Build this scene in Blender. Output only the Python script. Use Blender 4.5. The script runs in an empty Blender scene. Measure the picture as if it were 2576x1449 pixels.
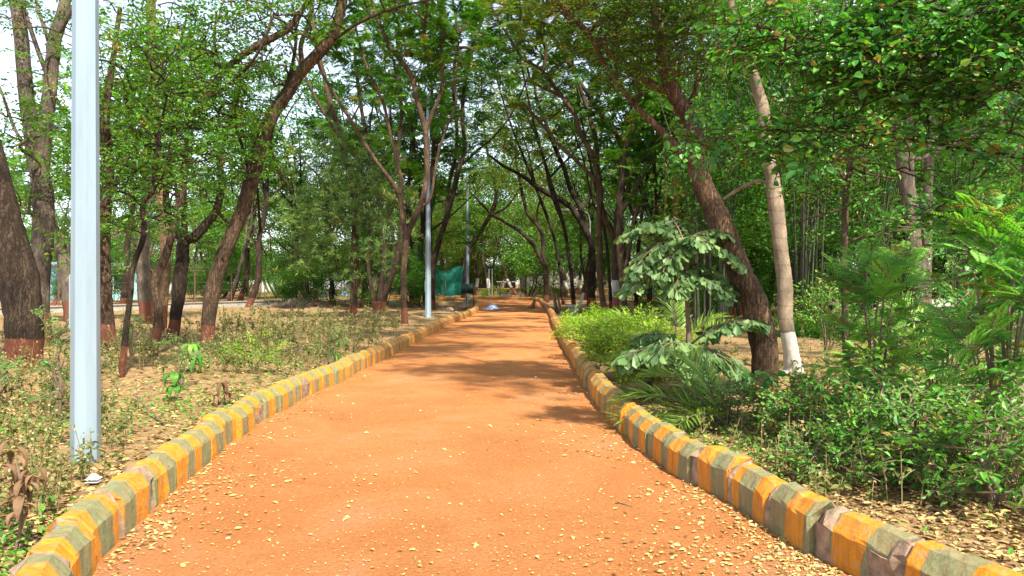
import bpy, bmesh, math, random
import numpy as np
from mathutils import Vector, Matrix
rng = np.random.default_rng(7)
random.seed(7)
H = 1.4; F = 1900.0; CX = 1288.0; HY = 710.0      # camera height, focal length and principal point (reference grid 2576 x 1449)
def P(px, py, Y):
    return np.array([(px - CX) / F * Y, Y, H - (py - HY) / F * Y])
def G(px, py):
    Y = H * F / (py - HY)
    return np.array([(px - CX) / F * Y, Y, 0.0])
scene = bpy.context.scene
col = scene.collection
# ------------------------------------------------------------------ materials
def newmat(name):
    m = bpy.data.materials.new(name); m.use_nodes = True
    nt = m.node_tree; nt.nodes.clear()
    return m, nt, nt.nodes, nt.links
def N(ns, t, **k):
    n = ns.new(t)
    for a, b in k.items():
        if a in ('inp',):
            for i, v in b.items(): n.inputs[i].default_value = v
        else: setattr(n, a, b)
    return n
def ramp(ns, stops, interp='LINEAR'):
    r = ns.new('ShaderNodeValToRGB'); r.color_ramp.interpolation = interp
    el = r.color_ramp.elements
    while len(el) > 1: el.remove(el[0])
    el[0].position = stops[0][0]; el[0].color = (*stops[0][1], 1)
    for p, c in stops[1:]:
        e = el.new(p); e.color = (*c, 1)
    return r
def mixc(ns, ls, fac, a, b):
    m = ns.new('ShaderNodeMix'); m.data_type = 'RGBA'
    for sock, v in ((m.inputs[0], fac), (m.inputs[6], a), (m.inputs[7], b)):
        if hasattr(v, 'is_linked') or hasattr(v, 'links'): ls.new(v, sock)
        elif isinstance(v, (int, float)): sock.default_value = v
        else: sock.default_value = (*v, 1)
    return m.outputs[2]
def leafmat(name, stops, trans=0.35, rough=0.5, spec=0.35, tcol=None):
    m, nt, ns, ls = newmat(name)
    at = N(ns, 'ShaderNodeAttribute', attribute_name='rnd')
    r = ramp(ns, stops); ls.new(at.outputs['Fac'], r.inputs[0])
    p = N(ns, 'ShaderNodeBsdfPrincipled'); ls.new(r.outputs[0], p.inputs['Base Color'])
    p.inputs['Roughness'].default_value = rough; p.inputs['Specular IOR Level'].default_value = spec
    t = N(ns, 'ShaderNodeBsdfTranslucent')
    tc = tcol or (1.0, 1.0, 0.35)
    mm = ns.new('ShaderNodeMix'); mm.data_type = 'RGBA'; mm.blend_type = 'MULTIPLY'; mm.inputs[0].default_value = 1
    ls.new(r.outputs[0], mm.inputs[6]); mm.inputs[7].default_value = (*tc, 1)
    ls.new(mm.outputs[2], t.inputs[0])
    mx = N(ns, 'ShaderNodeMixShader'); mx.inputs[0].default_value = trans
    ls.new(p.outputs[0], mx.inputs[1]); ls.new(t.outputs[0], mx.inputs[2])
    o = N(ns, 'ShaderNodeOutputMaterial'); ls.new(mx.outputs[0], o.inputs[0])
    return m
def barkmat(name, c1, c2, scale=9.0, stretch=0.22, bump=0.6, paint=(), ring=False, rough=0.9):
    m, nt, ns, ls = newmat(name)
    tc = N(ns, 'ShaderNodeTexCoord')
    mp = N(ns, 'ShaderNodeMapping'); ls.new(tc.outputs['Object'], mp.inputs[0])
    mp.inputs['Scale'].default_value = (1, 1, 1 / stretch * 0.25) if ring else (1, 1, stretch)
    v = N(ns, 'ShaderNodeTexVoronoi', feature='DISTANCE_TO_EDGE', inp={'Scale': scale * 2.2}); 
    n = N(ns, 'ShaderNodeTexNoise', inp={'Scale': scale, 'Detail': 8.0, 'Roughness': 0.7})
    nn = N(ns, 'ShaderNodeTexNoise', inp={'Scale': 2.2, 'Detail': 4.0}); ls.new(tc.outputs['Object'], nn.inputs[0])
    ls.new(mp.outputs[0], n.inputs[0])
    va = N(ns, 'ShaderNodeVectorMath', operation='MULTIPLY_ADD'); ls.new(n.outputs['Color'], va.inputs[0])
    va.inputs[1].default_value = (0.3, 0.3, 0.3); ls.new(mp.outputs[0], va.inputs[2]); ls.new(va.outputs[0], v.inputs[0])
    r = ramp(ns, [(0.3, c1), (0.55, [(a + b) / 2 for a, b in zip(c1, c2)]), (0.75, c2)])
    ls.new(n.outputs[0], r.inputs[0])
    cr = ramp(ns, [(0.0, (0.35, 0.33, 0.3)), (0.16, (1, 1, 1))]); ls.new(v.outputs[0], cr.inputs[0])
    mu = ns.new('ShaderNodeMix'); mu.data_type = 'RGBA'; mu.blend_type = 'MULTIPLY'; mu.inputs[0].default_value = 0.15 if ring else 0.65
    ls.new(r.outputs[0], mu.inputs[6]); ls.new(cr.outputs[0], mu.inputs[7])
    # broad lichen / damp patches
    pr = ramp(ns, [(0.4, (0.62, 0.6, 0.6)), (0.62, (1.25, 1.2, 1.1))]); ls.new(nn.outputs[0], pr.inputs[0])
    m2 = ns.new('ShaderNodeMix'); m2.data_type = 'RGBA'; m2.blend_type = 'MULTIPLY'; m2.inputs[0].default_value = 0.8
    ls.new(mu.outputs[2], m2.inputs[6]); ls.new(pr.outputs[0], m2.inputs[7])
    c = m2.outputs[2]
    sx = N(ns, 'ShaderNodeSeparateXYZ'); ls.new(tc.outputs['Object'], sx.inputs[0])
    if ring:
        w = N(ns, 'ShaderNodeTexWave', bands_direction='Z', inp={'Scale': 1.5, 'Distortion': 2.5, 'Detail': 2.0, 'Detail Scale': 1.5})
        ls.new(tc.outputs['Object'], w.inputs[0])
        wr = ramp(ns, [(0.0, (0.55, 0.5, 0.42)), (0.06, (1, 1, 1))]); ls.new(w.outputs[0], wr.inputs[0])
        m3 = ns.new('ShaderNodeMix'); m3.data_type = 'RGBA'; m3.blend_type = 'MULTIPLY'; m3.inputs[0].default_value = 0.45
        ls.new(c, m3.inputs[6]); ls.new(wr.outputs[0], m3.inputs[7]); c = m3.outputs[2]
    for h, pc in paint:            # painted bands: everything under h takes the colour, worn by noise
        ad = N(ns, 'ShaderNodeMath', operation='MULTIPLY_ADD', inp={1: 0.16, 2: -0.08}); ls.new(nn.outputs[0], ad.inputs[0])
        a2 = N(ns, 'ShaderNodeMath', operation='ADD'); ls.new(sx.outputs[2], a2.inputs[0]); ls.new(ad.outputs[0], a2.inputs[1])
        lt = N(ns, 'ShaderNodeMath', operation='LESS_THAN', inp={1: h}); ls.new(a2.outputs[0], lt.inputs[0])
        wn = N(ns, 'ShaderNodeMapRange', inp={1: 0.34, 2: 0.42, 3: 0.55, 4: 0.88}); ls.new(n.outputs[0], wn.inputs[0])
        f = N(ns, 'ShaderNodeMath', operation='MULTIPLY'); ls.new(lt.outputs[0], f.inputs[0]); ls.new(wn.outputs[0], f.inputs[1])
        c = mixc(ns, ls, f.outputs[0], c, pc)
    p = N(ns, 'ShaderNodeBsdfPrincipled'); ls.new(c, p.inputs['Base Color']); p.inputs['Roughness'].default_value = rough
    p.inputs['Specular IOR Level'].default_value = 0.15
    hb = N(ns, 'ShaderNodeMath', operation='MULTIPLY'); ls.new(n.outputs[0], hb.inputs[0]); ls.new(cr.outputs[0], hb.inputs[1])
    b = N(ns, 'ShaderNodeBump', inp={'Strength': bump, 'Distance': 0.03}); ls.new(hb.outputs[0], b.inputs['Height'])
    ls.new(b.outputs[0], p.inputs['Normal'])
    o = N(ns, 'ShaderNodeOutputMaterial'); ls.new(p.outputs[0], o.inputs[0])
    return m
def plain(name, c, rough=0.7, var=0.25, scale=6.0, metal=0.0, bump=0.1, c2=None, spec=0.3, streak=False):
    m, nt, ns, ls = newmat(name)
    tc = N(ns, 'ShaderNodeTexCoord')
    n = N(ns, 'ShaderNodeTexNoise', inp={'Scale': scale, 'Detail': 7.0, 'Roughness': 0.65})
    if streak:
        mp = N(ns, 'ShaderNodeMapping'); mp.inputs['Scale'].default_value = (1, 1, 0.12)
        ls.new(tc.outputs['Object'], mp.inputs[0]); ls.new(mp.outputs[0], n.inputs[0])
    else: ls.new(tc.outputs['Object'], n.inputs[0])
    d = c2 or tuple(x * (1 - var) for x in c)
    r = ramp(ns, [(0.35, d), (0.62, c)]); ls.new(n.outputs[0], r.inputs[0])
    p = N(ns, 'ShaderNodeBsdfPrincipled'); ls.new(r.outputs[0], p.inputs['Base Color'])
    p.inputs['Roughness'].default_value = rough; p.inputs['Metallic'].default_value = metal; p.inputs['Specular IOR Level'].default_value = spec
    b = N(ns, 'ShaderNodeBump', inp={'Strength': bump, 'Distance': 0.02}); ls.new(n.outputs[0], b.inputs['Height']); ls.new(b.outputs[0], p.inputs['Normal'])
    o = N(ns, 'ShaderNodeOutputMaterial'); ls.new(p.outputs[0], o.inputs[0])
    return m
RED = (0.30, 0.055, 0.025); WHT = (0.72, 0.70, 0.66); TERRA = (0.19, 0.068, 0.038)
M = {}
M['bark_dark'] = barkmat('bark_dark', (0.03, 0.021, 0.015), (0.11, 0.078, 0.055), 9, 0.2, 1.0, ((0.5, TERRA),))
M['bark_black'] = barkmat('bark_black', (0.022, 0.017, 0.013), (0.085, 0.062, 0.045), 8, 0.2, 0.8, ((0.5, (0.2, 0.05, 0.025)),))
M['bark_huge'] = barkmat('bark_huge', (0.08, 0.05, 0.03), (0.34, 0.215, 0.13), 11, 0.16, 1.0, ((0.26, (0.24, 0.075, 0.04)),))
M['bark_brown'] = barkmat('bark_brown', (0.06, 0.04, 0.026), (0.22, 0.145, 0.095), 9, 0.2, 1.0, ((0.55, (0.18, 0.068, 0.04)),))
M['bark_grey'] = barkmat('bark_grey', (0.09, 0.07, 0.055), (0.27, 0.22, 0.175), 10, 0.25, 0.7, ((0.75, TERRA),))
M['bark_bare'] = barkmat('bark_bare', (0.06, 0.043, 0.03), (0.21, 0.155, 0.11), 12, 0.25, 0.6)
M['bark_orange'] = barkmat('bark_orange', (0.22, 0.10, 0.045), (0.48, 0.25, 0.11), 7, 0.2, 0.6)
M['bark_pale'] = barkmat('bark_pale', (0.16, 0.12, 0.085), (0.36, 0.285, 0.205), 5, 0.6, 0.5, ((0.6, (0.46, 0.43, 0.38)),), ring=True, rough=0.75)
M['bark_banded'] = barkmat('bark_banded', (0.05, 0.035, 0.026), (0.17, 0.12, 0.085), 9, 0.22, 0.8, ((1.5, WHT), (0.72, RED)))
M['bark_palm'] = barkmat('bark_palm', (0.12, 0.075, 0.04), (0.38, 0.25, 0.15), 7, 1.0, 0.9, ((0.7, TERRA),))
M['twig'] = plain('twig_wood', (0.20, 0.14, 0.09), 0.9, 0.45, 20)
def greens(a, b, c, d=None):
    a, b, c = [(x[0] * 1.42, x[1] * 1.1, x[2] * .68) for x in (a, b, c)]
    return [(0.0, a), (0.45, b), (0.86, c), (0.96, d or c), (1.0, (0.30, 0.22, 0.04))]
M['leaf_broad'] = leafmat('leaf_broad', greens((0.03, 0.15, 0.03), (0.05, 0.27, 0.055), (0.11, 0.42, 0.08), (0.22, 0.46, 0.07)), 0.38, 0.38, 0.6)
M['leaf_left'] = leafmat('leaf_left', greens((0.028, 0.11, 0.018), (0.055, 0.20, 0.028), (0.11, 0.31, 0.035)), 0.45, 0.5, 0.35)
M['leaf_pinnate'] = leafmat('leaf_pinnate', greens((0.022, 0.10, 0.02), (0.04, 0.17, 0.03), (0.085, 0.27, 0.035)), 0.45)
M['leaf_yellow'] = leafmat('leaf_yellow', [(0, (0.07, 0.15, 0.02)), (0.5, (0.14, 0.26, 0.03)), (0.8, (0.26, 0.32, 0.05)), (1, (0.34, 0.24, 0.07))], 0.5)
M['leaf_spiky'] = leafmat('leaf_spiky', greens((0.05, 0.13, 0.055), (0.09, 0.22, 0.09), (0.17, 0.33, 0.12)), 0.35)
M['leaf_hedge'] = leafmat('leaf_hedge', [(0, (0.13, 0.31, 0.015)), (0.5, (0.27, 0.52, 0.02)), (1, (0.44, 0.64, 0.035))], 0.5)
M['leaf_shrub'] = leafmat('leaf_shrub', greens((0.04, 0.17, 0.04), (0.075, 0.30, 0.06), (0.16, 0.44, 0.08), (0.28, 0.50, 0.08)), 0.4, 0.45, 0.45)
M['leaf_feather'] = leafmat('leaf_feather', greens((0.05, 0.22, 0.06), (0.09, 0.36, 0.09), (0.18, 0.50, 0.11)), 0.5)
M['leaf_fishtail'] = leafmat('leaf_fishtail', greens((0.04, 0.11, 0.06), (0.075, 0.19, 0.095), (0.14, 0.27, 0.14)), 0.25, 0.45, 0.35)
M['leaf_date'] = leafmat('leaf_date', greens((0.07, 0.18, 0.045), (0.13, 0.30, 0.07), (0.24, 0.42, 0.12)), 0.35, 0.4, 0.5)
M['leaf_weed'] = leafmat('leaf_weed', [(0, (0.07, 0.13, 0.02)), (0.3, (0.15, 0.22, 0.045)), (0.6, (0.30, 0.27, 0.10)), (1, (0.46, 0.35, 0.18))], 0.4)
M['leaf_litter'] = leafmat('leaf_litter', [(0, (0.11, 0.06, 0.028)), (0.3, (0.29, 0.18, 0.08)), (0.65, (0.48, 0.34, 0.15)), (0.92, (0.62, 0.47, 0.17)), (1, (0.26, 0.11, 0.04))], 0.15, 0.7, 0.2)
M['leaf_pathdrop'] = leafmat('leaf_pathdrop', [(0, (0.36, 0.20, 0.08)), (0.4, (0.60, 0.42, 0.14)), (0.8, (0.72, 0.60, 0.20)), (1, (0.28, 0.36, 0.10))], 0.15, 0.7, 0.2)
M['leaf_kerb'] = leafmat('leaf_kerb', [(0, (0.16, 0.085, 0.035)), (0.3, (0.38, 0.24, 0.09)), (0.7, (0.60, 0.46, 0.17)), (0.95, (0.70, 0.60, 0.25)), (1, (0.30, 0.34, 0.10))], 0.15, 0.7, 0.2)
M['leaf_dead'] = leafmat('leaf_dead', [(0, (0.10, 0.055, 0.03)), (1, (0.32, 0.20, 0.11))], 0.2, 0.8, 0.1)
M['leaf_cover'] = leafmat('leaf_cover', [(0, (0.05, 0.17, 0.02)), (0.5, (0.12, 0.32, 0.035)), (1, (0.26, 0.42, 0.08))], 0.4)
# ------------------------------------------------------------------ mesh accumulation
class Acc:
    def __init__(s): s.v = []; s.f = []; s.r = []; s.n = 0
    def add(s, v, f, r=None):
        v = np.asarray(v, float); f = np.asarray(f, np.int64)
        if len(v) == 0: return
        s.v.append(v); s.f.append(f + s.n)
        s.r.append(np.full(len(v), 0.5) if r is None else np.asarray(r, float)); s.n += len(v)
    def build(s, name, mat, parent=None, origin=(0, 0, 0), smooth=False, extra=None):
        me = bpy.data.meshes.new(name)
        if s.n:
            v = np.concatenate(s.v) - np.asarray(origin, float); f = np.concatenate(s.f); r = np.concatenate(s.r)
            me.vertices.add(len(v)); me.vertices.foreach_set('co', v.astype(np.float32).ravel())
            me.loops.add(len(f) * 4); me.loops.foreach_set('vertex_index', f.astype(np.int32).ravel())
            me.polygons.add(len(f)); me.polygons.foreach_set('loop_start', np.arange(0, len(f) * 4, 4, dtype=np.int32))
            me.polygons.foreach_set('loop_total', np.full(len(f), 4, dtype=np.int32))
            me.polygons.foreach_set('use_smooth', np.full(len(f), smooth, dtype=bool))
            a = me.attributes.new('rnd', 'FLOAT', 'POINT'); a.data.foreach_set('value', r.astype(np.float32))
            me.update(calc_edges=True)
        me.materials.append(mat)
        o = bpy.data.objects.new(name, me); col.objects.link(o)
        if parent: o.parent = parent
        else: o.location = origin
        return o
def tag(o, label=None, cat=None, group=None, kind=None):
    if label: o['label'] = label
    if cat: o['category'] = cat
    if group: o['group'] = group
    if kind: o['kind'] = kind
    return o
def thing(name, loc, label, cat, group=None, rz=0):
    o = bpy.data.objects.new(name, None); col.objects.link(o); o.location = tuple(loc); o.rotation_euler = (0, 0, rz)
    o.empty_display_size = 0.2
    return tag(o, label, cat, group)
def smooth_line(pts, rad, step=4):
    pts = np.asarray(pts, float); rad = np.asarray(rad, float)
    if len(pts) < 3: 
        t = np.linspace(0, 1, step + 1)[:, None]
        return pts[0] * (1 - t) + pts[-1] * t, rad[0] * (1 - t[:, 0]) + rad[-1] * t[:, 0]
    p = np.vstack([2 * pts[0] - pts[1], pts, 2 * pts[-1] - pts[-2]]); out = []; ro = []
    for i in range(1, len(p) - 2):
        for k in range(step):
            t = k / step
            out.append(0.5 * ((2 * p[i]) + (-p[i - 1] + p[i + 1]) * t + (2 * p[i - 1] - 5 * p[i] + 4 * p[i + 1] - p[i + 2]) * t * t + (-p[i - 1] + 3 * p[i] - 3 * p[i + 1] + p[i + 2]) * t ** 3))
            ro.append(rad[i - 1] * (1 - t) + rad[i] * t)
    out.append(pts[-1]); ro.append(rad[-1])
    return np.array(out), np.array(ro)
def tube(acc, pts, rad, seg=6, wob=0.0, r=None):
    pts = np.asarray(pts, float); rad = np.asarray(rad, float); n = len(pts)
    d = np.gradient(pts, axis=0); d /= np.linalg.norm(d, axis=1)[:, None] + 1e-9
    up = np.array([0.0, 1.0, 0.0]) if abs(d[0][1]) < 0.9 else np.array([1.0, 0, 0])
    a = np.cross(d, up); a /= np.linalg.norm(a, axis=1)[:, None] + 1e-9
    b = np.cross(d, a)
    th = np.linspace(0, 2 * math.pi, seg, endpoint=False)
    rr = rad[:, None] * np.ones(seg)
    if wob:
        ph = rng.uniform(0, 6.28, 3)
        rr = rr * (1 + wob * (np.sin(2 * th[None, :] + ph[0] + np.arange(n)[:, None] * 0.35) * 0.6 + np.sin(3 * th[None, :] + ph[1] - np.arange(n)[:, None] * 0.5) * 0.4) + wob * 0.35 * rng.standard_normal((n, seg)))
    v = pts[:, None, :] + rr[..., None] * (np.cos(th)[None, :, None] * a[:, None, :] + np.sin(th)[None, :, None] * b[:, None, :])
    i = np.arange(n - 1)[:, None] * seg; j = np.arange(seg)[None, :]; j2 = (j + 1) % seg
    f = np.stack([i + j, i + j2, i + seg + j2, i + seg + j], -1).reshape(-1, 4)
    acc.add(v.reshape(-1, 3), f, r=np.full(n * seg, 0.5 if r is None else r))
# leaf templates: length 1 along +Y, normal +Z
def T(v, f): return (np.array(v, float), np.array(f))
def leaf_t(w, fold=0.10, droop=0.12):
    return T([(0, 0, 0), (-w, .32, fold), (-w * .8, .68, fold * .6), (0, 1, -droop), (w * .8, .68, fold * .6), (w, .32, fold)], [(0, 3, 2, 1), (0, 5, 4, 3)])
def dia_t(w): return T([(0, 0, 0), (w, .5, .04), (0, 1, -.06), (-w, .5, .04)], [(0, 1, 2, 3)])
def rep(tmpl, pos, dirs, nrm, size, acc_v, acc_f, acc_r, rv):
    """place template copies: pos (n,3), dirs (n,3) leaf axis, nrm approx normal, size (n,)"""
    v, f = tmpl; n = len(pos)
    d = dirs / (np.linalg.norm(dirs, axis=1)[:, None] + 1e-9)
    x = np.cross(d, nrm); x /= np.linalg.norm(x, axis=1)[:, None] + 1e-9
    z = np.cross(x, d)
    R = np.stack([x, d, z], axis=1)              # rows
    vv = np.einsum('vk,nkj->nvj', v, R) * np.asarray(size)[:, None, None] + pos[:, None, :]
    base = sum(len(a) for a in acc_v)
    acc_v.append(vv.reshape(-1, 3)); acc_f.append((f[None] + (np.arange(n) * len(v))[:, None, None]).reshape(-1, 4) + base)
    acc_r.append(np.repeat(rv, len(v)))
def rnd_up(n, tilt=0.5):
    v = rng.standard_normal((n, 3)) * tilt; v[:, 2] += 1; return v / np.linalg.norm(v, axis=1)[:, None]
def spray(kind, R=0.5):
    """a leafy spray growing along +Y from the origin; returns verts, faces, rnd, twigs"""
    av, af, ar, tw = [], [], [], []
    g = rng.uniform(0.25, 0.75)
    def rv(n): return np.clip(g + rng.normal(0, 0.2, n), 0, 0.97) * np.where(rng.random(n) < 0.015, 0, 1) + np.where(rng.random(n) < 0.012, 1.0, 0) 
    if kind in ('broad', 'left', 'small', 'shrub'):
        L, leaf, w, nt, gap = {'broad': (R, 0.068, 0.33, 5, 0.046), 'left': (R, 0.075, 0.24, 6, 0.042), 'small': (R, 0.04, 0.27, 8, 0.024), 'shrub': (R, 0.055, 0.27, 7, 0.034)}[kind]
        segs = [(np.zeros(3), np.array([0, 1.0, 0.05]), L)]
        for k in range(nt):
            s = (k + 1) / (nt + 1) * L; sd = 1 if k % 2 else -1
            segs.append((np.array([0, s, 0.05 * s]), np.array([sd * rng.uniform(.5, 1.1), rng.uniform(.4, 1.0), rng.normal(0, .35)]), L * rng.uniform(.35, .65)))
        for p0, d, l in segs:
            d = d / np.linalg.norm(d); n = max(3, int(l / gap)); t = np.linspace(0.15, 1, n) * l
            sag = np.array([0, 0, -0.25 / max(R, .2)])
            p = p0 + d * t[:, None] + sag * (t[:, None] ** 2)
            s = np.cross(d, [0, 0, 1.0]); s /= np.linalg.norm(s) + 1e-9
            sg = np.where(np.arange(n) % 2 == 0, 1.0, -1.0)[:, None]
            dd = d * rng.uniform(.3, .9, (n, 1)) + s * sg * rng.uniform(.6, 1, (n, 1)) + np.array([0, 0, -.15]) + rng.normal(0, .25, (n, 3))
            rep(leaf_t(w), p, dd, rnd_up(n, .45), leaf * rng.uniform(.45, 1.3, n), av, af, ar, rv(n))
            tw.append((np.array([p0, p0 + d * l * .5 + sag * (l * .5) ** 2, p0 + d * l + sag * l * l]), 0.0035 if l < L else 0.005))
    elif kind == 'pinnate':
        n = 9
        for k in range(n):
            t0 = k / n * R * .8; sd = 1 if k % 2 else -1
            d = np.array([sd * rng.uniform(.4, 1.2), rng.uniform(.2, 1), rng.uniform(-.25, .45)]); d /= np.linalg.norm(d)
            l = rng.uniform(.24, .38); m = 9; t = np.repeat(np.linspace(.12, 1, m), 2) * l
            p = np.array([0, t0, 0]) + d * t[:, None] + np.array([0, 0, -.9]) * (t[:, None] ** 2)
            s = np.cross(d, [0, 0, 1.0]); s /= np.linalg.norm(s) + 1e-9
            sg = np.tile([1.0, -1.0], m)[:, None]
            w = np.sin(np.repeat(np.linspace(.35, 2.7, m), 2))
            rep(dia_t(.2), p, d * .25 + s * sg + rng.normal(0, .06, (2 * m, 3)), np.tile(rnd_up(1, .25), (2 * m, 1)), 0.125 * w + .025, av, af, ar, np.clip(rv(1)[0] + rng.normal(0, .06, 2 * m), 0, 1))
    elif kind == 'feather':
        for k in range(12):
            t0 = k / 12 * R; sd = 1 if k % 2 else -1
            d = np.array([sd * rng.uniform(.5, 1.1), rng.uniform(.2, .9), rng.uniform(-.1, .5)]); d /= np.linalg.norm(d)
            l = rng.uniform(.12, .2); m = 11; t = np.repeat(np.linspace(.12, 1, m), 2) * l
            p = np.array([0, t0, 0]) + d * t[:, None] + np.array([0, 0, -1.2]) * (t[:, None] ** 2)
            s = np.cross(d, [0, 0, 1.0]); s /= np.linalg.norm(s) + 1e-9
            w = np.sin(np.repeat(np.linspace(.5, 2.6, m), 2))
            rep(dia_t(.22), p, d * .25 + s * np.tile([1.0, -1.0], m)[:, None], np.tile(rnd_up(1, .2), (2 * m, 1)), 0.034 * w + .006, av, af, ar, np.clip(rv(1)[0] + rng.normal(0, .05, 2 * m), 0, 1))
            tw.append((np.array([[0, t0, 0], np.array([0, t0, 0]) + d * l * .6]), .002))
        tw.append((np.array([[0, 0, 0], [0, R, 0.0]]), .004))
    elif kind == 'spiky':
        for c in range(7):
            c0 = rng.normal(0, R * .42, 3) + np.array([0, R * .5, 0]); n = 20
            d = rng.standard_normal((n, 3)) * np.array([1, 1, .6]) + np.array([0, 0, .35])
            d /= np.linalg.norm(d, axis=1)[:, None]
            rep(dia_t(.055), np.tile(c0, (n, 1)), d, rnd_up(n, .6), rng.uniform(.13, .21, n), av, af, ar, rv(n))
            tw.append((np.array([[0, 0, 0], c0]), .005))
    else:       # 'far': leaf clusters seen from a distance
        n = {'far': 60, 'farfine': 90}[kind]; s = {'far': .20, 'farfine': .11}[kind]
        q = rng.standard_normal((n, 3)); q /= np.linalg.norm(q, axis=1)[:, None]; q *= (rng.random((n, 1)) ** .5) * np.array([R, R, R * .45])
        q[:, 1] += R * .4; q[:, 2] -= .25 * (q[:, 0] ** 2 + q[:, 1] ** 2) / max(R, .2)
        rep(dia_t(.27), q, rng.standard_normal((n, 3)) * np.array([1, 1, .5]), rnd_up(n, .6), rng.uniform(.5, 1.3, n) * s, av, af, ar, rv(n))
    return np.concatenate(av), np.concatenate(af), np.concatenate(ar), tw
PROTO = {}
def protos(kind, R):
    k = (kind, round(R, 2))
    if k not in PROTO: PROTO[k] = [spray(kind, R) for _ in range(7)]
    return PROTO[k]
def rotz_to(d, roll=0.0):
    """matrix (rows = images of local x,y,z) taking +Y to d, keeping z up-ish"""
    d = d / (np.linalg.norm(d) + 1e-9); x = np.cross(d, [0, 0, 1.0])
    if np.linalg.norm(x) < 1e-3: x = np.array([1.0, 0, 0])
    x /= np.linalg.norm(x); z = np.cross(x, d)
    c, s = math.cos(roll), math.sin(roll)
    return np.stack([c * x + s * z, d, -s * x + c * z])
def sprout(wood, crown, skel, skr, targets, kind, R, rmin=0.004, twigs=False, kr=0.0075, dirup=0.15, seg=4, scale=(.75, 1.25)):
    """join every target to the nearest wood already there, then hang a leafy spray on it"""
    skel = np.asarray(skel, float); targets = np.asarray(targets, float)
    if len(targets) == 0: return
    d0 = np.min(np.linalg.norm(targets[:, None, :] - skel[None], axis=2), axis=1)
    targets = targets[np.argsort(d0)]
    nodes = [tuple(p) for p in skel]; ns = len(skel)
    A = np.zeros((ns + len(targets), 3)); A[:ns] = skel; par = []; cnt = np.ones(len(targets))
    for i, t in enumerate(targets):
        m = ns + i; dd = A[:m] - t; dist = np.linalg.norm(dd, axis=1)
        dist = dist + np.maximum(dd[:, 2], 0) * 0.8          # prefer wood below
        j = int(np.argmin(dist)); par.append(j); A[m] = t
    for i in range(len(targets) - 1, -1, -1):
        if par[i] >= ns: cnt[par[i] - ns] += cnt[i]
    pr = protos(kind, R)
    for i, t in enumerate(targets):
        j = par[i]; p0 = A[j]; r1 = rmin + kr * math.sqrt(cnt[i]) * .6
        r0 = min(rmin + kr * math.sqrt(cnt[i] + 1), skr[j] * .8 if j < ns else 1)
        L = np.linalg.norm(t - p0)
        mid = (p0 + t) / 2 + rng.normal(0, .07, 3) * L + np.array([0, 0, .06 * L])
        pp, rr = smooth_line([p0, mid, t], [r0, (r0 + r1) / 2, min(r0, r1)], 3)
        tube(wood, pp, rr, seg, r=.5)
        d = (t - p0) / (L + 1e-6) + rng.normal(0, .35, 3); d[2] = d[2] * .45 + dirup
        v, f, r, tw = pr[rng.integers(len(pr))]; Rm = rotz_to(d, rng.normal(0, .35)); s = rng.uniform(*scale)
        crown.add(v @ Rm * s + t, f, np.clip(r + rng.normal(0, .09), 0, 1))
        if twigs:
            for q, qr in tw: tube(wood, q @ Rm * s + t, np.full(len(q), qr), 3, r=.5)
def ell(n, c, r, hollow=.35):
    q = rng.standard_normal((n, 3)); q /= np.linalg.norm(q, axis=1)[:, None]
    return np.asarray(c) + q * np.asarray(r) * (hollow + (1 - hollow) * rng.random((n, 1)) ** .5)
def tree(name, label, limbs, Y, blobs, bark, leaf, kind, R=.5, cat='tree', group=None, dY=None, twigs=False, flare=1.0, kr=.0075, seg=10, crown_name='crown', scale=(.75, 1.25), dens=1.0, extra=None, rs=.92):
    """limbs: lists of (px, py, r_px[, depth offset]) - the first limb starts at the ground at depth Y; blobs: (px, py, rx, ry, depth, rdepth, n)"""
    wood, crown = Acc(), Acc(); skel = []; skr = []
    b = limbs[0][0]; base = P(b[0], b[1], Y); base[2] = 0
    for li, L in enumerate(limbs):
        pts = [P(q[0], q[1], Y + (q[3] if len(q) > 3 else 0)) for q in L]; rad = [q[2] / F * Y * rs for q in L]
        if li == 0:
            pts[0][2] = 0.0
            pts = [pts[0] + np.array([0, 0, -.15])] + pts; rad = [rad[0] * 1.35 * flare] + [rad[0] * 1.12 * flare] + rad[1:]
        pp, rr = smooth_line(pts, rad, 5)
        w = np.cumsum(rng.normal(0, .012, (len(pp), 3)), axis=0) * (rr[:, None] / .15) * .5; w[:2] = 0
        pp = pp + w
        big = rr.max() > .05
        tube(wood, pp, rr, seg if big else 6, .07 if big else .05)
        skel.append(pp); skr.append(rr)
    skel = np.concatenate(skel); skr = np.concatenate(skr)
    use = skel[:, 2] > 1.2
    if use.sum() < 3: use = skel[:, 2] > -1
    tg = [ell(max(1, int(n * dens)), P(px, py, D), (rx / F * D, rd, ry / F * D)) for (px, py, rx, ry, D, rd, n) in blobs]
    tg = np.concatenate(tg) if tg else np.zeros((0, 3)); tg = tg[tg[:, 2] > .15]
    sprout(wood, crown, skel[use], skr[use], tg, kind, R, twigs=twigs, kr=kr, scale=scale)
    if extra:
        tg = np.concatenate([ell(n, (x, y, z), (rx, ry, rz), .2) for (x, y, z, rx, ry, rz, n) in extra[0]])
        hi = skel[:, 2] > 3
        sprout(wood, crown, skel[hi], skr[hi], tg, extra[1], extra[2], kr=.006)
    e = thing(name, base, label, cat, group)
    wood.build('trunk', M[bark], e, base, smooth=True); crown.build(crown_name, M[leaf], e, base)
    return e
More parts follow.
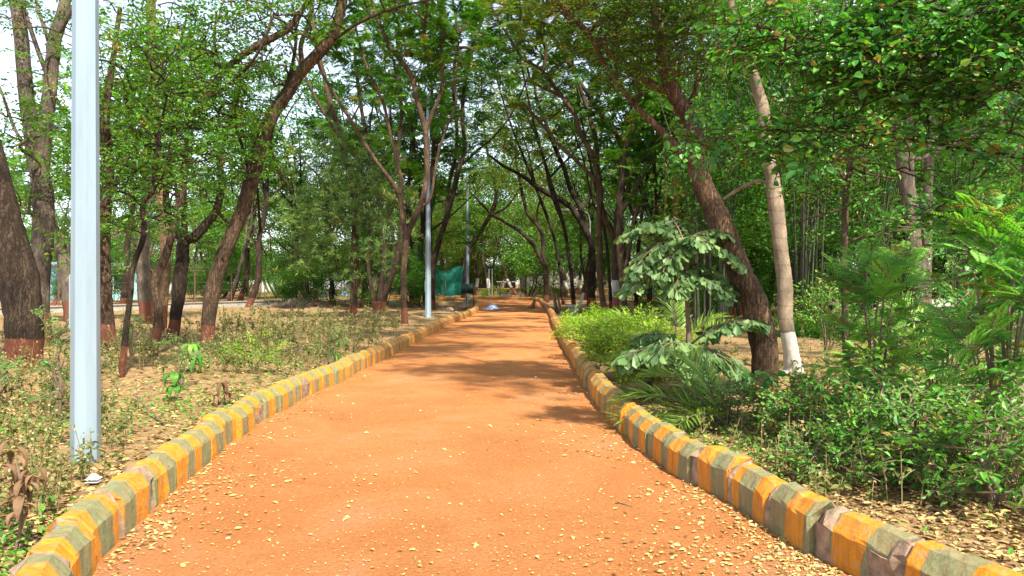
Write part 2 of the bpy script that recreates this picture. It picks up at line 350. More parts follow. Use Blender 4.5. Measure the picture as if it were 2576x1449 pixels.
# ------------------------------------------------------------------ the setting: ground, path, kerbs
PR = np.array([(3.0, -6), (2.9, -2), (2.7, 0), (2.4, 1.5), (2.1, 2.35), (1.83, 2.9), (1.70, 3.22), (1.57, 3.64), (1.45, 4.21), (1.37, 4.7), (1.165, 5.52), (1.047, 6.57), (.98, 7.8), (.97, 9.6), (1.02, 12.5), (1.09, 16.8), (1.20, 21), (1.30, 25), (1.53, 31), (1.76, 44), (1.9, 53), (1.7, 56.5), (1.0, 58.2), (-1, 60), (-2.75, 61.5), (-9, 66), (-15, 74)])
PL = np.array([(-1.2, -6), (-1.2, -2), (-1.22, 0), (-1.32, 1.7), (-1.56, 2.55), (-1.80, 3.08), (-1.91, 3.3), (-2.03, 3.73), (-2.12, 4.14), (-2.22, 4.82), (-2.36, 5.95), (-2.47, 7.43), (-2.46, 9.57), (-2.38, 10.8), (-2.26, 15), (-2.19, 18.2), (-2.06, 24.2), (-1.76, 29.2), (-1.6, 34), (-1.75, 40), (-2.1, 47), (-2.6, 52), (-4.2, 55.3), (-8, 58.5), (-14, 66)])
def dense(poly, step=.05):
    p, _ = smooth_line(np.c_[poly, np.zeros(len(poly))], np.zeros(len(poly)), 14)
    d = np.r_[0, np.cumsum(np.linalg.norm(np.diff(p, axis=0), axis=1))]
    s = np.arange(0, d[-1], step)
    return np.c_[np.interp(s, d, p[:, 0]), np.interp(s, d, p[:, 1])], s
DR, SR = dense(PR); DL, SL = dense(PL)
def path_edges(Y):
    m = DR[:, 1]; k = np.argmax(m > 54); return np.interp(Y, DL[:np.argmax(DL[:, 1] > 51), 1], DL[:np.argmax(DL[:, 1] > 51), 0]), np.interp(Y, DR[:k, 1], DR[:k, 0])
# ground material
m, nt, ns, ls = newmat('forest_floor'); M['ground'] = m
tc = N(ns, 'ShaderNodeTexCoord')
n1 = N(ns, 'ShaderNodeTexNoise', inp={'Scale': .35, 'Detail': 5.0, 'Roughness': .6}); ls.new(tc.outputs['Object'], n1.inputs[0])
n2 = N(ns, 'ShaderNodeTexNoise', inp={'Scale': 9.0, 'Detail': 9.0, 'Roughness': .75}); ls.new(tc.outputs['Object'], n2.inputs[0])
v1 = N(ns, 'ShaderNodeTexVoronoi', inp={'Scale': 16.0, 'Randomness': 1.0}); ls.new(tc.outputs['Object'], v1.inputs[0])
r1 = ramp(ns, [(.35, (.13, .08, .04)), (.5, (.23, .14, .065)), (.68, (.18, .13, .05))]); ls.new(n1.outputs[0], r1.inputs[0])
r2 = ramp(ns, [(.3, (.08, .05, .028)), (.5, (.24, .15, .075)), (.72, (.38, .26, .12))]); ls.new(n2.outputs[0], r2.inputs[0])
c = mixc(ns, ls, .55, r1.outputs[0], r2.outputs[0])
sv = N(ns, 'ShaderNodeSeparateColor'); ls.new(v1.outputs['Color'], sv.inputs[0])
rv_ = ramp(ns, [(0, (.12, .065, .03)), (.5, (.30, .19, .085)), (1, (.45, .33, .14))]); ls.new(sv.outputs[0], rv_.inputs[0])
c = mixc(ns, ls, .4, c, rv_.outputs[0])
p = N(ns, 'ShaderNodeBsdfPrincipled'); ls.new(c, p.inputs['Base Color']); p.inputs['Roughness'].default_value = .95; p.inputs['Specular IOR Level'].default_value = .1
bm_ = N(ns, 'ShaderNodeBump', inp={'Strength': .8, 'Distance': .03}); ls.new(n2.outputs[0], bm_.inputs['Height']); ls.new(bm_.outputs[0], p.inputs['Normal'])
o = N(ns, 'ShaderNodeOutputMaterial'); ls.new(p.outputs[0], o.inputs[0])
# path material: red murram, compacted, finer and paler grit worn in
m, nt, ns, ls = newmat('red_murram'); M['path'] = m
tc = N(ns, 'ShaderNodeTexCoord')
n1 = N(ns, 'ShaderNodeTexNoise', inp={'Scale': .9, 'Detail': 9.0, 'Roughness': .68, 'Distortion': .8}); ls.new(tc.outputs['Object'], n1.inputs[0])
n2 = N(ns, 'ShaderNodeTexNoise', inp={'Scale': 48.0, 'Detail': 8.0, 'Roughness': .75}); ls.new(tc.outputs['Object'], n2.inputs[0])
n3 = N(ns, 'ShaderNodeTexNoise', inp={'Scale': 160.0, 'Detail': 4.0, 'Roughness': .8}); ls.new(tc.outputs['Object'], n3.inputs[0])
r1 = ramp(ns, [(.28, (.34, .11, .04)), (.45, (.46, .165, .055)), (.55, (.54, .21, .08)), (.62, (.50, .235, .12)), (.74, (.58, .31, .18))]); ls.new(n1.outputs[0], r1.inputs[0])
r2 = ramp(ns, [(.32, (.34, .11, .03)), (.5, (.53, .205, .055)), (.68, (.66, .34, .12))]); ls.new(n2.outputs[0], r2.inputs[0])
c = mixc(ns, ls, .5, r1.outputs[0], r2.outputs[0])
gr = ramp(ns, [(.60, (0, 0, 0)), (.72, (1, 1, 1))]); ls.new(n3.outputs[0], gr.inputs[0])
gm = N(ns, 'ShaderNodeMath', operation='MULTIPLY', inp={1: .6}); ls.new(gr.outputs[0], gm.inputs[0])
c = mixc(ns, ls, gm.outputs[0], c, (.70, .44, .22))
p = N(ns, 'ShaderNodeBsdfPrincipled'); ls.new(c, p.inputs['Base Color']); p.inputs['Roughness'].default_value = .9; p.inputs['Specular IOR Level'].default_value = .15
ad = N(ns, 'ShaderNodeMath', operation='MULTIPLY_ADD', inp={1: .35}); ls.new(n3.outputs[0], ad.inputs[0]); ls.new(n2.outputs[0], ad.inputs[2])
bm_ = N(ns, 'ShaderNodeBump', inp={'Strength': 1.0, 'Distance': .03}); ls.new(ad.outputs[0], bm_.inputs['Height']); ls.new(bm_.outputs[0], p.inputs['Normal'])
o = N(ns, 'ShaderNodeOutputMaterial'); ls.new(p.outputs[0], o.inputs[0])
a = Acc(); S = 600.0
gx = np.r_[-S, np.linspace(-40, 40, 121), S]; gy = np.r_[-S, np.linspace(-10, 110, 161), S]
XX, YY = np.meshgrid(gx, gy); ZZ = np.zeros_like(XX)
inn = (abs(XX) < 39) & (YY > -9) & (YY < 109)
eL, eR = path_edges(YY); off = np.minimum(1, np.maximum(0, np.maximum(eL - .8 - XX, XX - eR - .8)))
ZZ[inn] = (off * (.05 * np.sin(XX * 1.3 + YY * .5) * np.cos(YY * .7 - XX * .3) + .035 * np.sin(XX * 2.9 - YY * 1.7) + .04))[inn]
nx = len(gx); i = np.arange(len(gy) - 1)[:, None] * nx; j = np.arange(nx - 1)[None]
a.add(np.c_[XX.ravel(), YY.ravel(), ZZ.ravel()], np.stack([i + j, i + j + 1, i + nx + j + 1, i + nx + j], -1).reshape(-1, 4))
tag(a.build('ground', M['ground'], smooth=True), kind='structure')
# path sheet 4 mm above the ground
a = Acc()
ys = np.linspace(-6, 51, 200); el, er = path_edges(ys)
t = np.linspace(0, 1, 15)
X = (el - .1)[:, None] * (1 - t) + (er + .1)[:, None] * t
Zc = .012 + .025 * np.sin(np.pi * t)[None] * np.ones_like(X)
i = np.arange(len(ys) - 1)[:, None] * 15; j = np.arange(14)[None]
a.add(np.c_[X.ravel(), np.repeat(ys, 15), Zc.ravel()], np.stack([i + j, i + j + 1, i + 15 + j + 1, i + 15 + j], -1).reshape(-1, 4))
kl = np.argmax(DL[:, 1] > 51); kr_ = np.argmax(DR[:, 1] > 51)
L2 = DL[kl:]; R2 = DR[kr_:]; n = 120
Lp = L2[np.linspace(0, len(L2) - 1, n).astype(int)]; Rp = R2[np.linspace(0, len(R2) - 1, n).astype(int)]
Lp[0, 1] = 51; Rp[0, 1] = 51; Lp[0, 0] = el[-1] - .1; Rp[0, 0] = er[-1] + .1
v = []; 
for k in range(n):
    for q in (0, .25, .5, .75, 1): v.append((*(Lp[k] * (1 - q) + Rp[k] * q), .012 + .024 * math.sin(math.pi * q)))
i = np.arange(n - 1)[:, None] * 5; j = np.arange(4)[None]
a.add(np.array(v), np.stack([i + j, i + j + 1, i + 5 + j + 1, i + 5 + j], -1).reshape(-1, 4))
tag(a.build('path', M['path'], smooth=True), kind='structure')
# kerb paint: orange and grey-green stripes, worn through to concrete, splashed with path dust at the foot
def kerbmat(name, sw=.19, worn=.5):
    m, nt, ns, ls = newmat(name)
    at = N(ns, 'ShaderNodeAttribute', attribute_name='rnd'); tc = N(ns, 'ShaderNodeTexCoord')
    n1 = N(ns, 'ShaderNodeTexNoise', inp={'Scale': 7.0, 'Detail': 6.0, 'Roughness': .7}); ls.new(tc.outputs['Object'], n1.inputs[0])
    n2 = N(ns, 'ShaderNodeTexNoise', inp={'Scale': 22.0, 'Detail': 8.0, 'Roughness': .75}); ls.new(tc.outputs['Object'], n2.inputs[0])
    n0 = N(ns, 'ShaderNodeTexNoise', inp={'Scale': 3.2, 'Detail': 5.0, 'Roughness': .55}); ls.new(tc.outputs['Object'], n0.inputs[0])
    mp = N(ns, 'ShaderNodeMapping'); mp.inputs['Scale'].default_value = (3.0, 3.0, .5); ls.new(tc.outputs['Object'], mp.inputs[0])
    n3 = N(ns, 'ShaderNodeTexNoise', inp={'Scale': 9.0, 'Detail': 6.0, 'Roughness': .7}); ls.new(mp.outputs[0], n3.inputs[0])
    s = N(ns, 'ShaderNodeMath', operation='MULTIPLY_ADD', inp={1: .16}); ls.new(n0.outputs[0], s.inputs[0]); ls.new(at.outputs['Fac'], s.inputs[2])
    md = N(ns, 'ShaderNodeMath', operation='PINGPONG', inp={1: sw}); ls.new(s.outputs[0], md.inputs[0])
    gt = N(ns, 'ShaderNodeMapRange', inp={1: sw * .48, 2: sw * .53}); ls.new(md.outputs[0], gt.inputs[0])
    org = ramp(ns, [(.3, (.45, .15, .012)), (.5, (.66, .25, .010)), (.75, (.72, .33, .02))]); ls.new(n3.outputs[0], org.inputs[0])
    grn = ramp(ns, [(.3, (.16, .14, .07)), (.5, (.17, .22, .10)), (.7, (.29, .24, .13))]); ls.new(n3.outputs[0], grn.inputs[0])
    c = mixc(ns, ls, gt.outputs[0], org.outputs[0], grn.outputs[0])
    wr = ramp(ns, [(.53, (0, 0, 0)), (.60, (1, 1, 1))]); ls.new(n2.outputs[0], wr.inputs[0])
    wm = N(ns, 'ShaderNodeMath', operation='MULTIPLY', inp={1: worn}); ls.new(wr.outputs[0], wm.inputs[0])
    c = mixc(ns, ls, wm.outputs[0], c, (.36, .28, .20))
    # path dust caked on, thick in places
    dr = ramp(ns, [(.42, (0, 0, 0)), (.7, (1, 1, 1))]); ls.new(n1.outputs[0], dr.inputs[0])
    dm = N(ns, 'ShaderNodeMath', operation='MULTIPLY', inp={1: .38}); ls.new(dr.outputs[0], dm.inputs[0])
    c = mixc(ns, ls, dm.outputs[0], c, (.38, .17, .07))
    gp = N(ns, 'ShaderNodeNewGeometry'); sx = N(ns, 'ShaderNodeSeparateXYZ'); ls.new(gp.outputs['Position'], sx.inputs[0])
    fy = N(ns, 'ShaderNodeMapRange', inp={1: 9.0, 2: 24.0, 3: .08, 4: .62}); ls.new(sx.outputs[1], fy.inputs[0])   # colour blends towards ochre with distance down the path
    c = mixc(ns, ls, fy.outputs[0], c, (.40, .20, .07))
    p = N(ns, 'ShaderNodeBsdfPrincipled'); ls.new(c, p.inputs['Base Color']); p.inputs['Roughness'].default_value = .75; p.inputs['Specular IOR Level'].default_value = .25
    b = N(ns, 'ShaderNodeBump', inp={'Strength': .9, 'Distance': .02}); ls.new(n2.outputs[0], b.inputs['Height']); ls.new(b.outputs[0], p.inputs['Normal'])
    o = N(ns, 'ShaderNodeOutputMaterial'); ls.new(p.outputs[0], o.inputs[0])
    return m
M['kerb'] = kerbmat('kerb_paint', .19, .5)
M['kerb_far'] = kerbmat('kerb_paint_far', .9, .3)
M['mortar'] = plain('rough_mortar', (.34, .23, .15), .95, .5, 14, bump=1.0)
PROF = np.array([(0, -.06), (-.004, .06), (0, .185), (.010, .20), (.065, .264), (.145, .270), (.198, .210), (.206, .18), (.206, -.06)])
def kerb(label, D, s0, s1, side, gaps, name='kerb', mat='kerb', blen=.42, group=None, hs=1.0):
    """D dense inner edge; side +1: the kerb body lies to the right of travel"""
    step = .05; tg = np.gradient(D, axis=0); tg /= np.linalg.norm(tg, axis=1)[:, None]; nr = np.c_[tg[:, 1], -tg[:, 0]] * side
    def at(s):
        k = min(max(s / step, 0), len(D) - 1.001); i = int(k); f = k - i
        return D[i] * (1 - f) + D[i + 1] * f, nr[i] * (1 - f) + nr[i + 1] * f
    root = thing(name, (*at((s0 + s1) / 2)[0], 0), label, 'kerb', group); o0 = np.array(root.location)
    core = Acc(); rest = Acc(); nb = 0; s = s0
    def section(sv, inset, jit, jog=0, dz=0, tw=0):
        p, n = at(sv); q = PROF.copy() * [1, hs]; c = np.array([.103, .1]); q = c + (q - c) * (1 - inset)
        if jit: q = q + rng.normal(0, jit, q.shape)
        q[:, 0] += jog; q[1:-1, 1] += dz
        return np.c_[p[0] + n[0] * q[:, 0], p[1] + n[1] * q[:, 0], q[:, 1]]
    def loft(acc, secs, svals, cap=True):
        m = len(PROF); v = np.concatenate(secs); k = len(secs)
        i = np.arange(k - 1)[:, None] * m; j = np.arange(m - 1)[None]
        f = np.stack([i + j, i + j + 1, i + m + j + 1, i + m + j], -1).reshape(-1, 4)
        if side < 0: f = f[:, ::-1]
        if cap:
            for e in (0, (k - 1) * m):
                f = np.vstack([f, [[e + 0, e + 1, e + 7, e + 8], [e + 1, e + 2, e + 6, e + 7], [e + 2, e + 3, e + 5, e + 6], [e + 3, e + 4, e + 5, e + 5]][:3], [[e + 3, e + 4, e + 5, e + 3]][:0] or [[e + 3, e + 4, e + 5, e + 6]]])
        acc.add(v, f, np.repeat(svals, m))
    order = []
    while s < s1 - .05:
        p, _ = at(s); d = math.hypot(p[0], p[1])
        L = blen * rng.uniform(.92, 1.08); g = gaps(p[1])
        order.append((s, min(s + L, s1), d, g)); s += L + g
    keep = set(sorted(range(len(order)), key=lambda i: order[i][2] + (40 if at(order[i][0])[0][1] < 2 else 0))[:98])
    for i, (a0, a1, d, g) in enumerate(order):
        near = d < 12; jog = rng.normal(0, .015 if near else .008); dz = rng.normal(0, .007); k = 9 if near else 3
        ss = np.linspace(a0, a1, k); secs = []
        yaw = rng.normal(0, .012)
        for q, sv in enumerate(ss):
            end = q in (0, k - 1)
            secs.append(section(sv, .05 if end else 0, .008 if (end and near) else (.0035 if near else 0), jog + yaw * (q / (k - 1) - .5), dz + rng.normal(0, .0012)))
        if near:        # the end edges round off a little
            e = min(.012, (a1 - a0) * .1); ss[1] = ss[0] + e; ss[-2] = ss[-1] - e
            secs[1] = section(ss[1], .0, .002, jog - yaw * .5, dz); secs[-2] = section(ss[-2], 0, .002, jog + yaw * .5, dz)
        if i in keep:
            b = Acc(); loft(b, secs, ss); bo = b.build('kerb_block', M[mat], root, o0)
        else: loft(rest, secs, ss)
    if rest.n: tag(rest.build('kerb_blocks', M[mat], root, o0), kind='stuff')
    sv = np.arange(s0 + .02, s1, .028 if s1 - s0 < 30 else .06); gp_ = [(a1, order[i + 1][0]) for i, (a0, a1, d, g) in enumerate(order[:-1]) if g > .03]
    ing = [any(u - .012 < q < w + .012 for u, w in gp_) for q in sv]
    secs = [section(q, .03 if k else .27, .010 if k else .005) for q, k in zip(sv, ing)]
    loft(core, secs, sv, cap=False); core.build('mortar', M['mortar'], root, o0)
    return root
def cut(D, f): return [k for k in range(len(D)) if f(D[k])]
def gapR(y): return rng.uniform(.055, .10) if y < 5.0 else (.02 if y < 5.6 else .005)
def gapL(y): return rng.uniform(.04, .09) if y < 4.4 else .006
iR = np.argmax(DR[:, 1] > 54.5); iL = np.argmax(DL[:, 1] > 51.5)
kerb('low concrete kerb right of the path, striped orange and grey green', DR, 5.0, SR[iR], 1, gapR)
kerb('low concrete kerb left of the path, striped orange and grey green', DL, 5.0, SL[iL], -1, gapL)
kerb('striped yellow kerb crossing where the path bends left in the distance', DR[iR:], 0, SR[-1] - SR[iR], 1, lambda y: .01, mat='kerb_far', blen=1.3)
kerb('short kerb turning left round the island by the far lamp', DL[iL:], 0, SL[-1] - SL[iL], -1, lambda y: .01, mat='kerb_far', blen=1.3)
# ------------------------------------------------------------------ trees traced from the photograph
# far-left trees
tree('leaning_tree', 'thick dark ridged trunk at the left edge, leaning left, red painted foot', [
    [(68, 925, 46), (66, 800, 50), (55, 700, 52), (28, 580, 46), (-5, 430, 42), (-60, 250, 36), (-140, 60, 30), (-210, -160, 22)],
    [(-60, 250, 20), (-40, 100, 14), (10, -80, 10, .5), (60, -220, 6, 1)]],
    12.1, [(-60, -150, 240, 130, 12, 2.0, 50)], 'bark_dark', 'leaf_left', 'left', .6, seg=16, rs=.84)
tree('forked_tree', 'grey brown forked tree behind the dark leaning trunk at the left edge', [
    [(90, 876, 30), (92, 700, 28), (100, 600, 27), (100, 480, 25), (82, 380, 24), (62, 255, 20), (48, 130, 18), (30, -20, 16), (10, -150, 10)],
    [(98, 470, 22), (112, 330, 20), (128, 205, 18), (140, 100, 17), (158, 40, 15), (180, -60, 12)],
    [(128, 215, 7), (90, 110, 6), (55, 0, 5), (40, -60, 4)],
    [(130, 130, 6, .3), (100, 40, 5, .5), (80, -40, 4, .6)],
    [(82, 380, 5), (40, 330, 5), (0, 220, 4, .5), (-40, 160, 3, .5)],
    [(150, 80, 7, -.3), (200, -10, 6, -.5), (250, -90, 4, -.5)]],
    16.0, [(80, 330, 80, 90, 15.2, 1.2, 26), (150, 100, 110, 110, 16, 1.6, 30), (60, -20, 160, 70, 16, 2, 30), (40, 520, 50, 60, 15.6, .9, 8), (150, 400, 80, 80, 15.6, 1, 16)], 'bark_grey', 'leaf_left', 'left', .5, seg=14)
tree('slanted_tree', 'grey tree slanting left behind the near lamp post', [
    [(190, 815, 20), (178, 720, 19), (160, 640, 17), (132, 560, 15), (112, 480, 13), (95, 380, 10), (60, 280, 7)],
    [(165, 655, 10), (205, 560, 9), (215, 450, 8), (250, 330, 6)]],
    25.3, [(150, 420, 130, 120, 25, 2.2, 30), (240, 300, 100, 120, 25, 2, 26)], 'bark_grey', 'leaf_left', 'far', .6)
tree('straight_tree', 'brown straight trunk just right of the near lamp post, red painted foot', [
    [(272, 888, 20), (264, 780, 19), (258, 680, 18), (262, 560, 16), (270, 430, 14), (262, 300, 11), (280, 160, 8), (300, 20, 6)],
    [(266, 520, 8), (310, 420, 7), (360, 320, 5), (390, 220, 4)],
    [(262, 400, 7), (225, 300, 6), (205, 180, 4)]],
    14.9, [(300, 330, 110, 110, 14.4, 1.2, 60), (330, 130, 130, 120, 14.4, 1.4, 60), (290, 520, 60, 90, 14.4, .8, 26), (420, 250, 90, 90, 14, .9, 30), (250, 640, 50, 60, 14.6, .5, 8)], 'bark_brown', 'leaf_left', 'left', .5, seg=14, dens=.75)
tree('slender_sapling', 'thin dark crooked stem nearest the path among the left trees', [
    [(303, 960, 8), (310, 890, 8.5), (318, 800, 8), (327, 738, 8), (331, 677, 7.5), (360, 590, 7), (357, 515, 6.5), (386, 478, 6), (388, 407, 5), (402, 331, 4), (420, 240, 3)],
    [(357, 520, 3.5), (325, 490, 3), (290, 480, 2)], [(388, 430, 3), (440, 405, 2.5), (480, 400, 2)], [(386, 478, 3), (410, 440, 2.5), (430, 350, 2)]],
    10.6, [(400, 330, 85, 80, 10.6, .6, 46), (350, 450, 90, 60, 10.5, .5, 34), (440, 170, 100, 90, 10.6, .7, 40), (390, 560, 70, 45, 10.6, .4, 14)], 'bark_dark', 'leaf_left', 'left', .36, twigs=True, kr=.004, dens=.75)
tree('pale_trunk_tree', 'pale buff trunk with orange foot behind the left trees', [
    [(372, 815, 17), (368, 740, 18), (364, 660, 17), (366, 560, 15), (374, 460, 14), (380, 360, 12), (372, 250, 9)],
    [(368, 520, 9), (410, 440, 8), (440, 340, 6)]],
    25.4, [(370, 300, 120, 130, 25.4, 2.0, 46), (440, 180, 110, 100, 25.4, 2, 36)], 'bark_grey', 'leaf_left', 'far', .6)
tree('curved_tree', 'slim curved trunk with long dark limb reaching up right, red lower half', [
    [(384, 905, 11), (390, 865, 11.5), (399, 815, 12), (401, 775, 12), (390, 725, 12), (396, 690, 12), (418, 637, 11), (433, 586, 10.5), (452, 510, 9.5), (462, 440, 9), (470, 370, 9), (474, 306, 9), (505, 262, 9), (558, 182, 9), (605, 140, 9.5), (652, 108, 10), (713, 76, 9), (750, 35, 8), (790, -20, 7), (860, -100, 5)],
    [(452, 510, 5), (430, 430, 4.5), (400, 370, 4), (380, 300, 3)],
    [(474, 306, 5), (455, 220, 4.5), (450, 130, 4), (470, 40, 3)],
    [(558, 182, 5), (540, 110, 4), (545, 30, 3)],
    [(505, 262, 5), (600, 190, 4.5, -.5), (650, 130, 4, -1), (690, 30, 3, -1)]],
    14.0, [(480, 300, 90, 120, 14, 1.0, 70), (560, 150, 110, 120, 13.8, 1.2, 75), (430, 120, 110, 120, 13.6, 1.1, 60), (450, 440, 80, 80, 13.8, .8, 36), (560, 350, 90, 70, 14, .8, 34), (660, 40, 100, 70, 14, .8, 26)], 'bark_brown', 'leaf_left', 'left', .45, kr=.006, dens=.75)
tree('forked_dark_tree', 'dark trunk forking at head height left of the big leaning trunk', [
    [(438, 858, 16), (444, 800, 16), (451, 751, 17), (456, 690, 18), (460, 640, 18), (466, 605, 17), (492, 596, 13), (522, 562, 12), (545, 530, 11), (558, 460, 9), (552, 380, 8), (575, 300, 6), (600, 200, 4)],
    [(464, 612, 12), (440, 580, 11), (418, 520, 9), (420, 440, 8), (440, 360, 7), (430, 260, 5)],
    [(466, 600, 8), (462, 520, 8), (466, 420, 7), (470, 330, 5)],
    [(545, 530, 5), (580, 560, 5), (612, 520, 4), (640, 480, 3)]],
    17.8, [(540, 420, 110, 110, 17.6, 1.5, 70), (600, 250, 120, 120, 17.6, 1.6, 70), (440, 400, 90, 120, 17.6, 1.4, 60), (420, 240, 90, 100, 17.6, 1.4, 50), (500, 560, 90, 60, 17.8, 1.0, 22)], 'bark_dark', 'leaf_left', 'left', .5, dens=.75)
tree('date_palm', 'date palm with scaly brown trunk among the left trees', [
    [(402, 838, 15), (408, 760, 14), (414, 660, 13.5), (410, 560, 13), (400, 450, 13), (392, 320, 13), (384, 160, 13), (378, 20, 13), (374, -110, 13)]], 21.5, [], 'bark_palm', 'leaf_date', 'far')
tree('big_leaning_tree', 'big brown trunk leaning right over the weeds on the left side', [
    [(520, 888, 21), (524, 820, 21), (532, 745, 22), (556, 660, 22), (586, 586, 22), (612, 520, 22), (632, 458, 21.5), (648, 400, 23), (657, 357, 21), (684, 300, 20), (713, 255, 19), (745, 205, 19), (774, 168, 18.5), (808, 135, 17), (835, 102, 17), (852, 50, 16), (864, -10, 15), (880, -110, 12), (905, -230, 8)],
    [(764, 175, 8), (757, 130, 7.5), (760, 100, 7), (776, 60, 6.5), (785, -10, 6), (790, -90, 4)],
    [(713, 255, 7), (720, 215, 6), (738, 150, 5.5), (745, 80, 5), (735, 10, 4)],
    [(632, 458, 6), (612, 380, 5), (590, 300, 4.5), (600, 230, 4)],
    [(835, 105, 5), (900, 60, 5, -.5), (990, 20, 4, -1), (1080, 0, 3, -1.5)],
    [(690, 292, 7), (680, 360, 6, .6), (700, 430, 5, 1), (735, 480, 4, 1.2)],
    [(864, -10, 8), (930, -90, 7, -.6), (1010, -170, 5, -1)]],
    14.8, [(640, 120, 120, 100, 14.4, 1.2, 44), (740, 40, 120, 80, 14, 1.4, 46), (640, 420, 55, 40, 14.5, .5, 16), (900, -60, 150, 80, 14.0, 1.5, 40), (1000, -60, 140, 80, 13.4, 1.2, 24), (600, 290, 80, 70, 14.6, .8, 24)], 'bark_brown', 'leaf_left', 'left', .45, seg=16, kr=.006, rs=.82)
# trees along the middle left
tree('spiky_leaved_tree', 'straight brown trunk with orange foot and pale spiky whorled leaves', [
    [(886, 803, 10), (889, 735, 10), (891, 662, 11), (891, 610, 10), (892, 558, 10), (893, 500, 10), (882, 445, 9), (870, 400, 8.5), (856, 350, 8), (843, 300, 7.5), (830, 255, 7), (818, 200, 6.5), (806, 150, 6), (790, 60, 5), (780, -40, 4)],
    [(893, 520, 6), (925, 470, 5), (960, 440, 4)], [(892, 560, 4), (840, 500, 4), (800, 440, 3)], [(856, 350, 4), (790, 240, 4), (740, 130, 3), (700, 40, 3)]],
    28.6, [(880, 500, 120, 75, 27.6, 1.6, 60), (810, 560, 80, 70, 27.6, 1.3, 30), (960, 540, 60, 90, 27.6, 1.1, 30), (820, 650, 70, 70, 28, 1.2, 26), (940, 660, 50, 50, 27.6, .8, 12), (860, 400, 100, 50, 28, 1.2, 26)], 'bark_brown', 'leaf_spiky', 'spiky', .7, kr=.004)
tree('clustered_tree', 'dark multi stemmed tree with splayed foot behind the spiky leaved one', [
    [(950, 787, 11), (957, 740, 8), (963, 690, 8), (966, 640, 8), (963, 580, 8), (950, 480, 7), (930, 380, 6), (905, 250, 5), (890, 100, 4)],
    [(956, 785, 9), (969, 740, 7), (985, 700, 7.5), (1000, 660, 8), (1008, 600, 7), (1012, 500, 6), (1000, 400, 6), (1010, 280, 5), (990, 150, 4)],
    [(944, 783, 7), (935, 730, 6), (925, 660, 5.5), (930, 580, 5), (915, 480, 4), (900, 380, 3)],
    [(960, 780, 7), (976, 720, 6), (990, 640, 5), (985, 560, 5), (975, 430, 4)]],
    35.5, [(930, 300, 120, 150, 35.5, 3, 90), (990, 130, 110, 120, 35.5, 3, 60), (890, 90, 100, 120, 35.5, 3, 50), (980, 460, 70, 80, 36, 2, 26)], 'bark_dark', 'leaf_pinnate', 'pinnate', .8)
tree('y_shaped_tree', 'slim y shaped tree left of the second lamp post, red at the foot', [
    [(1017, 818, 9), (1015, 770, 8.5), (1014, 727, 8), (1016, 670, 8), (1021, 629, 9), (1022, 595, 8), (1011, 532, 7), (1004, 487, 6.5), (980, 451, 5.5), (943, 402, 5), (910, 350, 5), (883, 305, 4.5), (844, 243, 4), (805, 175, 3.5), (790, 100, 3)],
    [(1005, 490, 6), (1009, 451, 5.5), (999, 412, 5), (990, 370, 5), (980, 334, 4.5), (964, 259, 4), (928, 181, 3.5), (905, 110, 3), (890, 40, 2.5)],
    [(1022, 600, 8), (1037, 560, 8), (1058, 516, 8), (1068, 467, 7.5), (1072, 421, 7.5), (1069, 380, 7.5), (1067, 337, 7.5), (1056, 290, 7.5), (1045, 253, 7), (1033, 196, 7), (1010, 160, 6.5), (986, 130, 6), (963, 85, 5), (938, 19, 4.5), (925, -50, 4)],
    [(1068, 337, 6), (1087, 285, 5.5), (1108, 235, 5), (1113, 178, 5), (1109, 120, 5), (1121, 78, 5), (1108, 30, 5), (1098, -30, 4)],
    [(1120, 85, 4), (1085, 60, 3.5), (1040, 25, 3), (1010, -20, 2.5)],
    [(1058, 521, 4.5), (1082, 500, 4), (1094, 435, 4), (1104, 380, 3.5), (1128, 311, 3.5), (1148, 259, 3), (1142, 200, 3), (1155, 146, 2.7), (1150, 60, 2.5)],
    [(1033, 196, 4), (1000, 120, 3, .3), (1002, 60, 3, .5), (970, -10, 2)],
    [(883, 305, 3), (905, 262, 2.5), (912, 230, 2)]],
    24.8, [(900, 120, 130, 110, 25, 2.2, 42), (1060, 60, 130, 80, 25, 2.4, 46), (1000, -10, 160, 40, 24, 2.5, 30), (1150, 130, 70, 90, 25, 1.5, 22)], 'bark_brown', 'leaf_pinnate', 'pinnate', .6, kr=.0045, seg=12, extra=([(-1, 18, 10.5, 2.5, 2.5, 1.1, 56), (.5, 33, 13, 3, 3, 1.4, 70), (-3, 26, 9, 3, 2.5, 1.6, 50)], 'pinnate', 1.0))  # extra crown over the path, partly out of view, added for its shadow
tree('twin_stem_tree', 'tall dark double stem right behind the second lamp post', [
    [(1089, 780, 8), (1089, 720, 7.5), (1090, 670, 7.5), (1104, 613, 8), (1124, 548, 7.5), (1141, 483, 7), (1157, 419, 6.5), (1170, 370, 6), (1165, 290, 5.5), (1172, 200, 5), (1195, 100, 5), (1230, 10, 4), (1260, -60, 3)],
    [(1124, 548, 5), (1128, 470, 5), (1145, 400, 5), (1150, 320, 4.5), (1140, 220, 4), (1150, 100, 4), (1140, 0, 3)],
    [(1089, 700, 5), (1083, 600, 5), (1084, 500, 5), (1090, 380, 5), (1088, 250, 4), (1070, 100, 4), (1060, -20, 3)],
    [(1157, 419, 4), (1200, 380, 3), (1245, 340, 3), (1290, 280, 2.5), (1330, 190, 2)]],
    38.0, [(1150, 330, 100, 110, 38, 3, 66), (1180, 150, 120, 110, 38, 3.2, 70), (1080, 200, 90, 140, 38.5, 3, 56), (1250, 60, 100, 90, 38, 3, 46), (1110, 480, 80, 50, 39, 2, 20), (1175, 590, 35, 45, 36, 1.0, 8)], 'bark_dark', 'leaf_pinnate', 'pinnate', .85, extra=([(-1.5, 40, 12.5, 5, 3, 3, 110), (-5, 42, 13, 4, 3, 3.5, 80)], 'pinnate', 1.0))
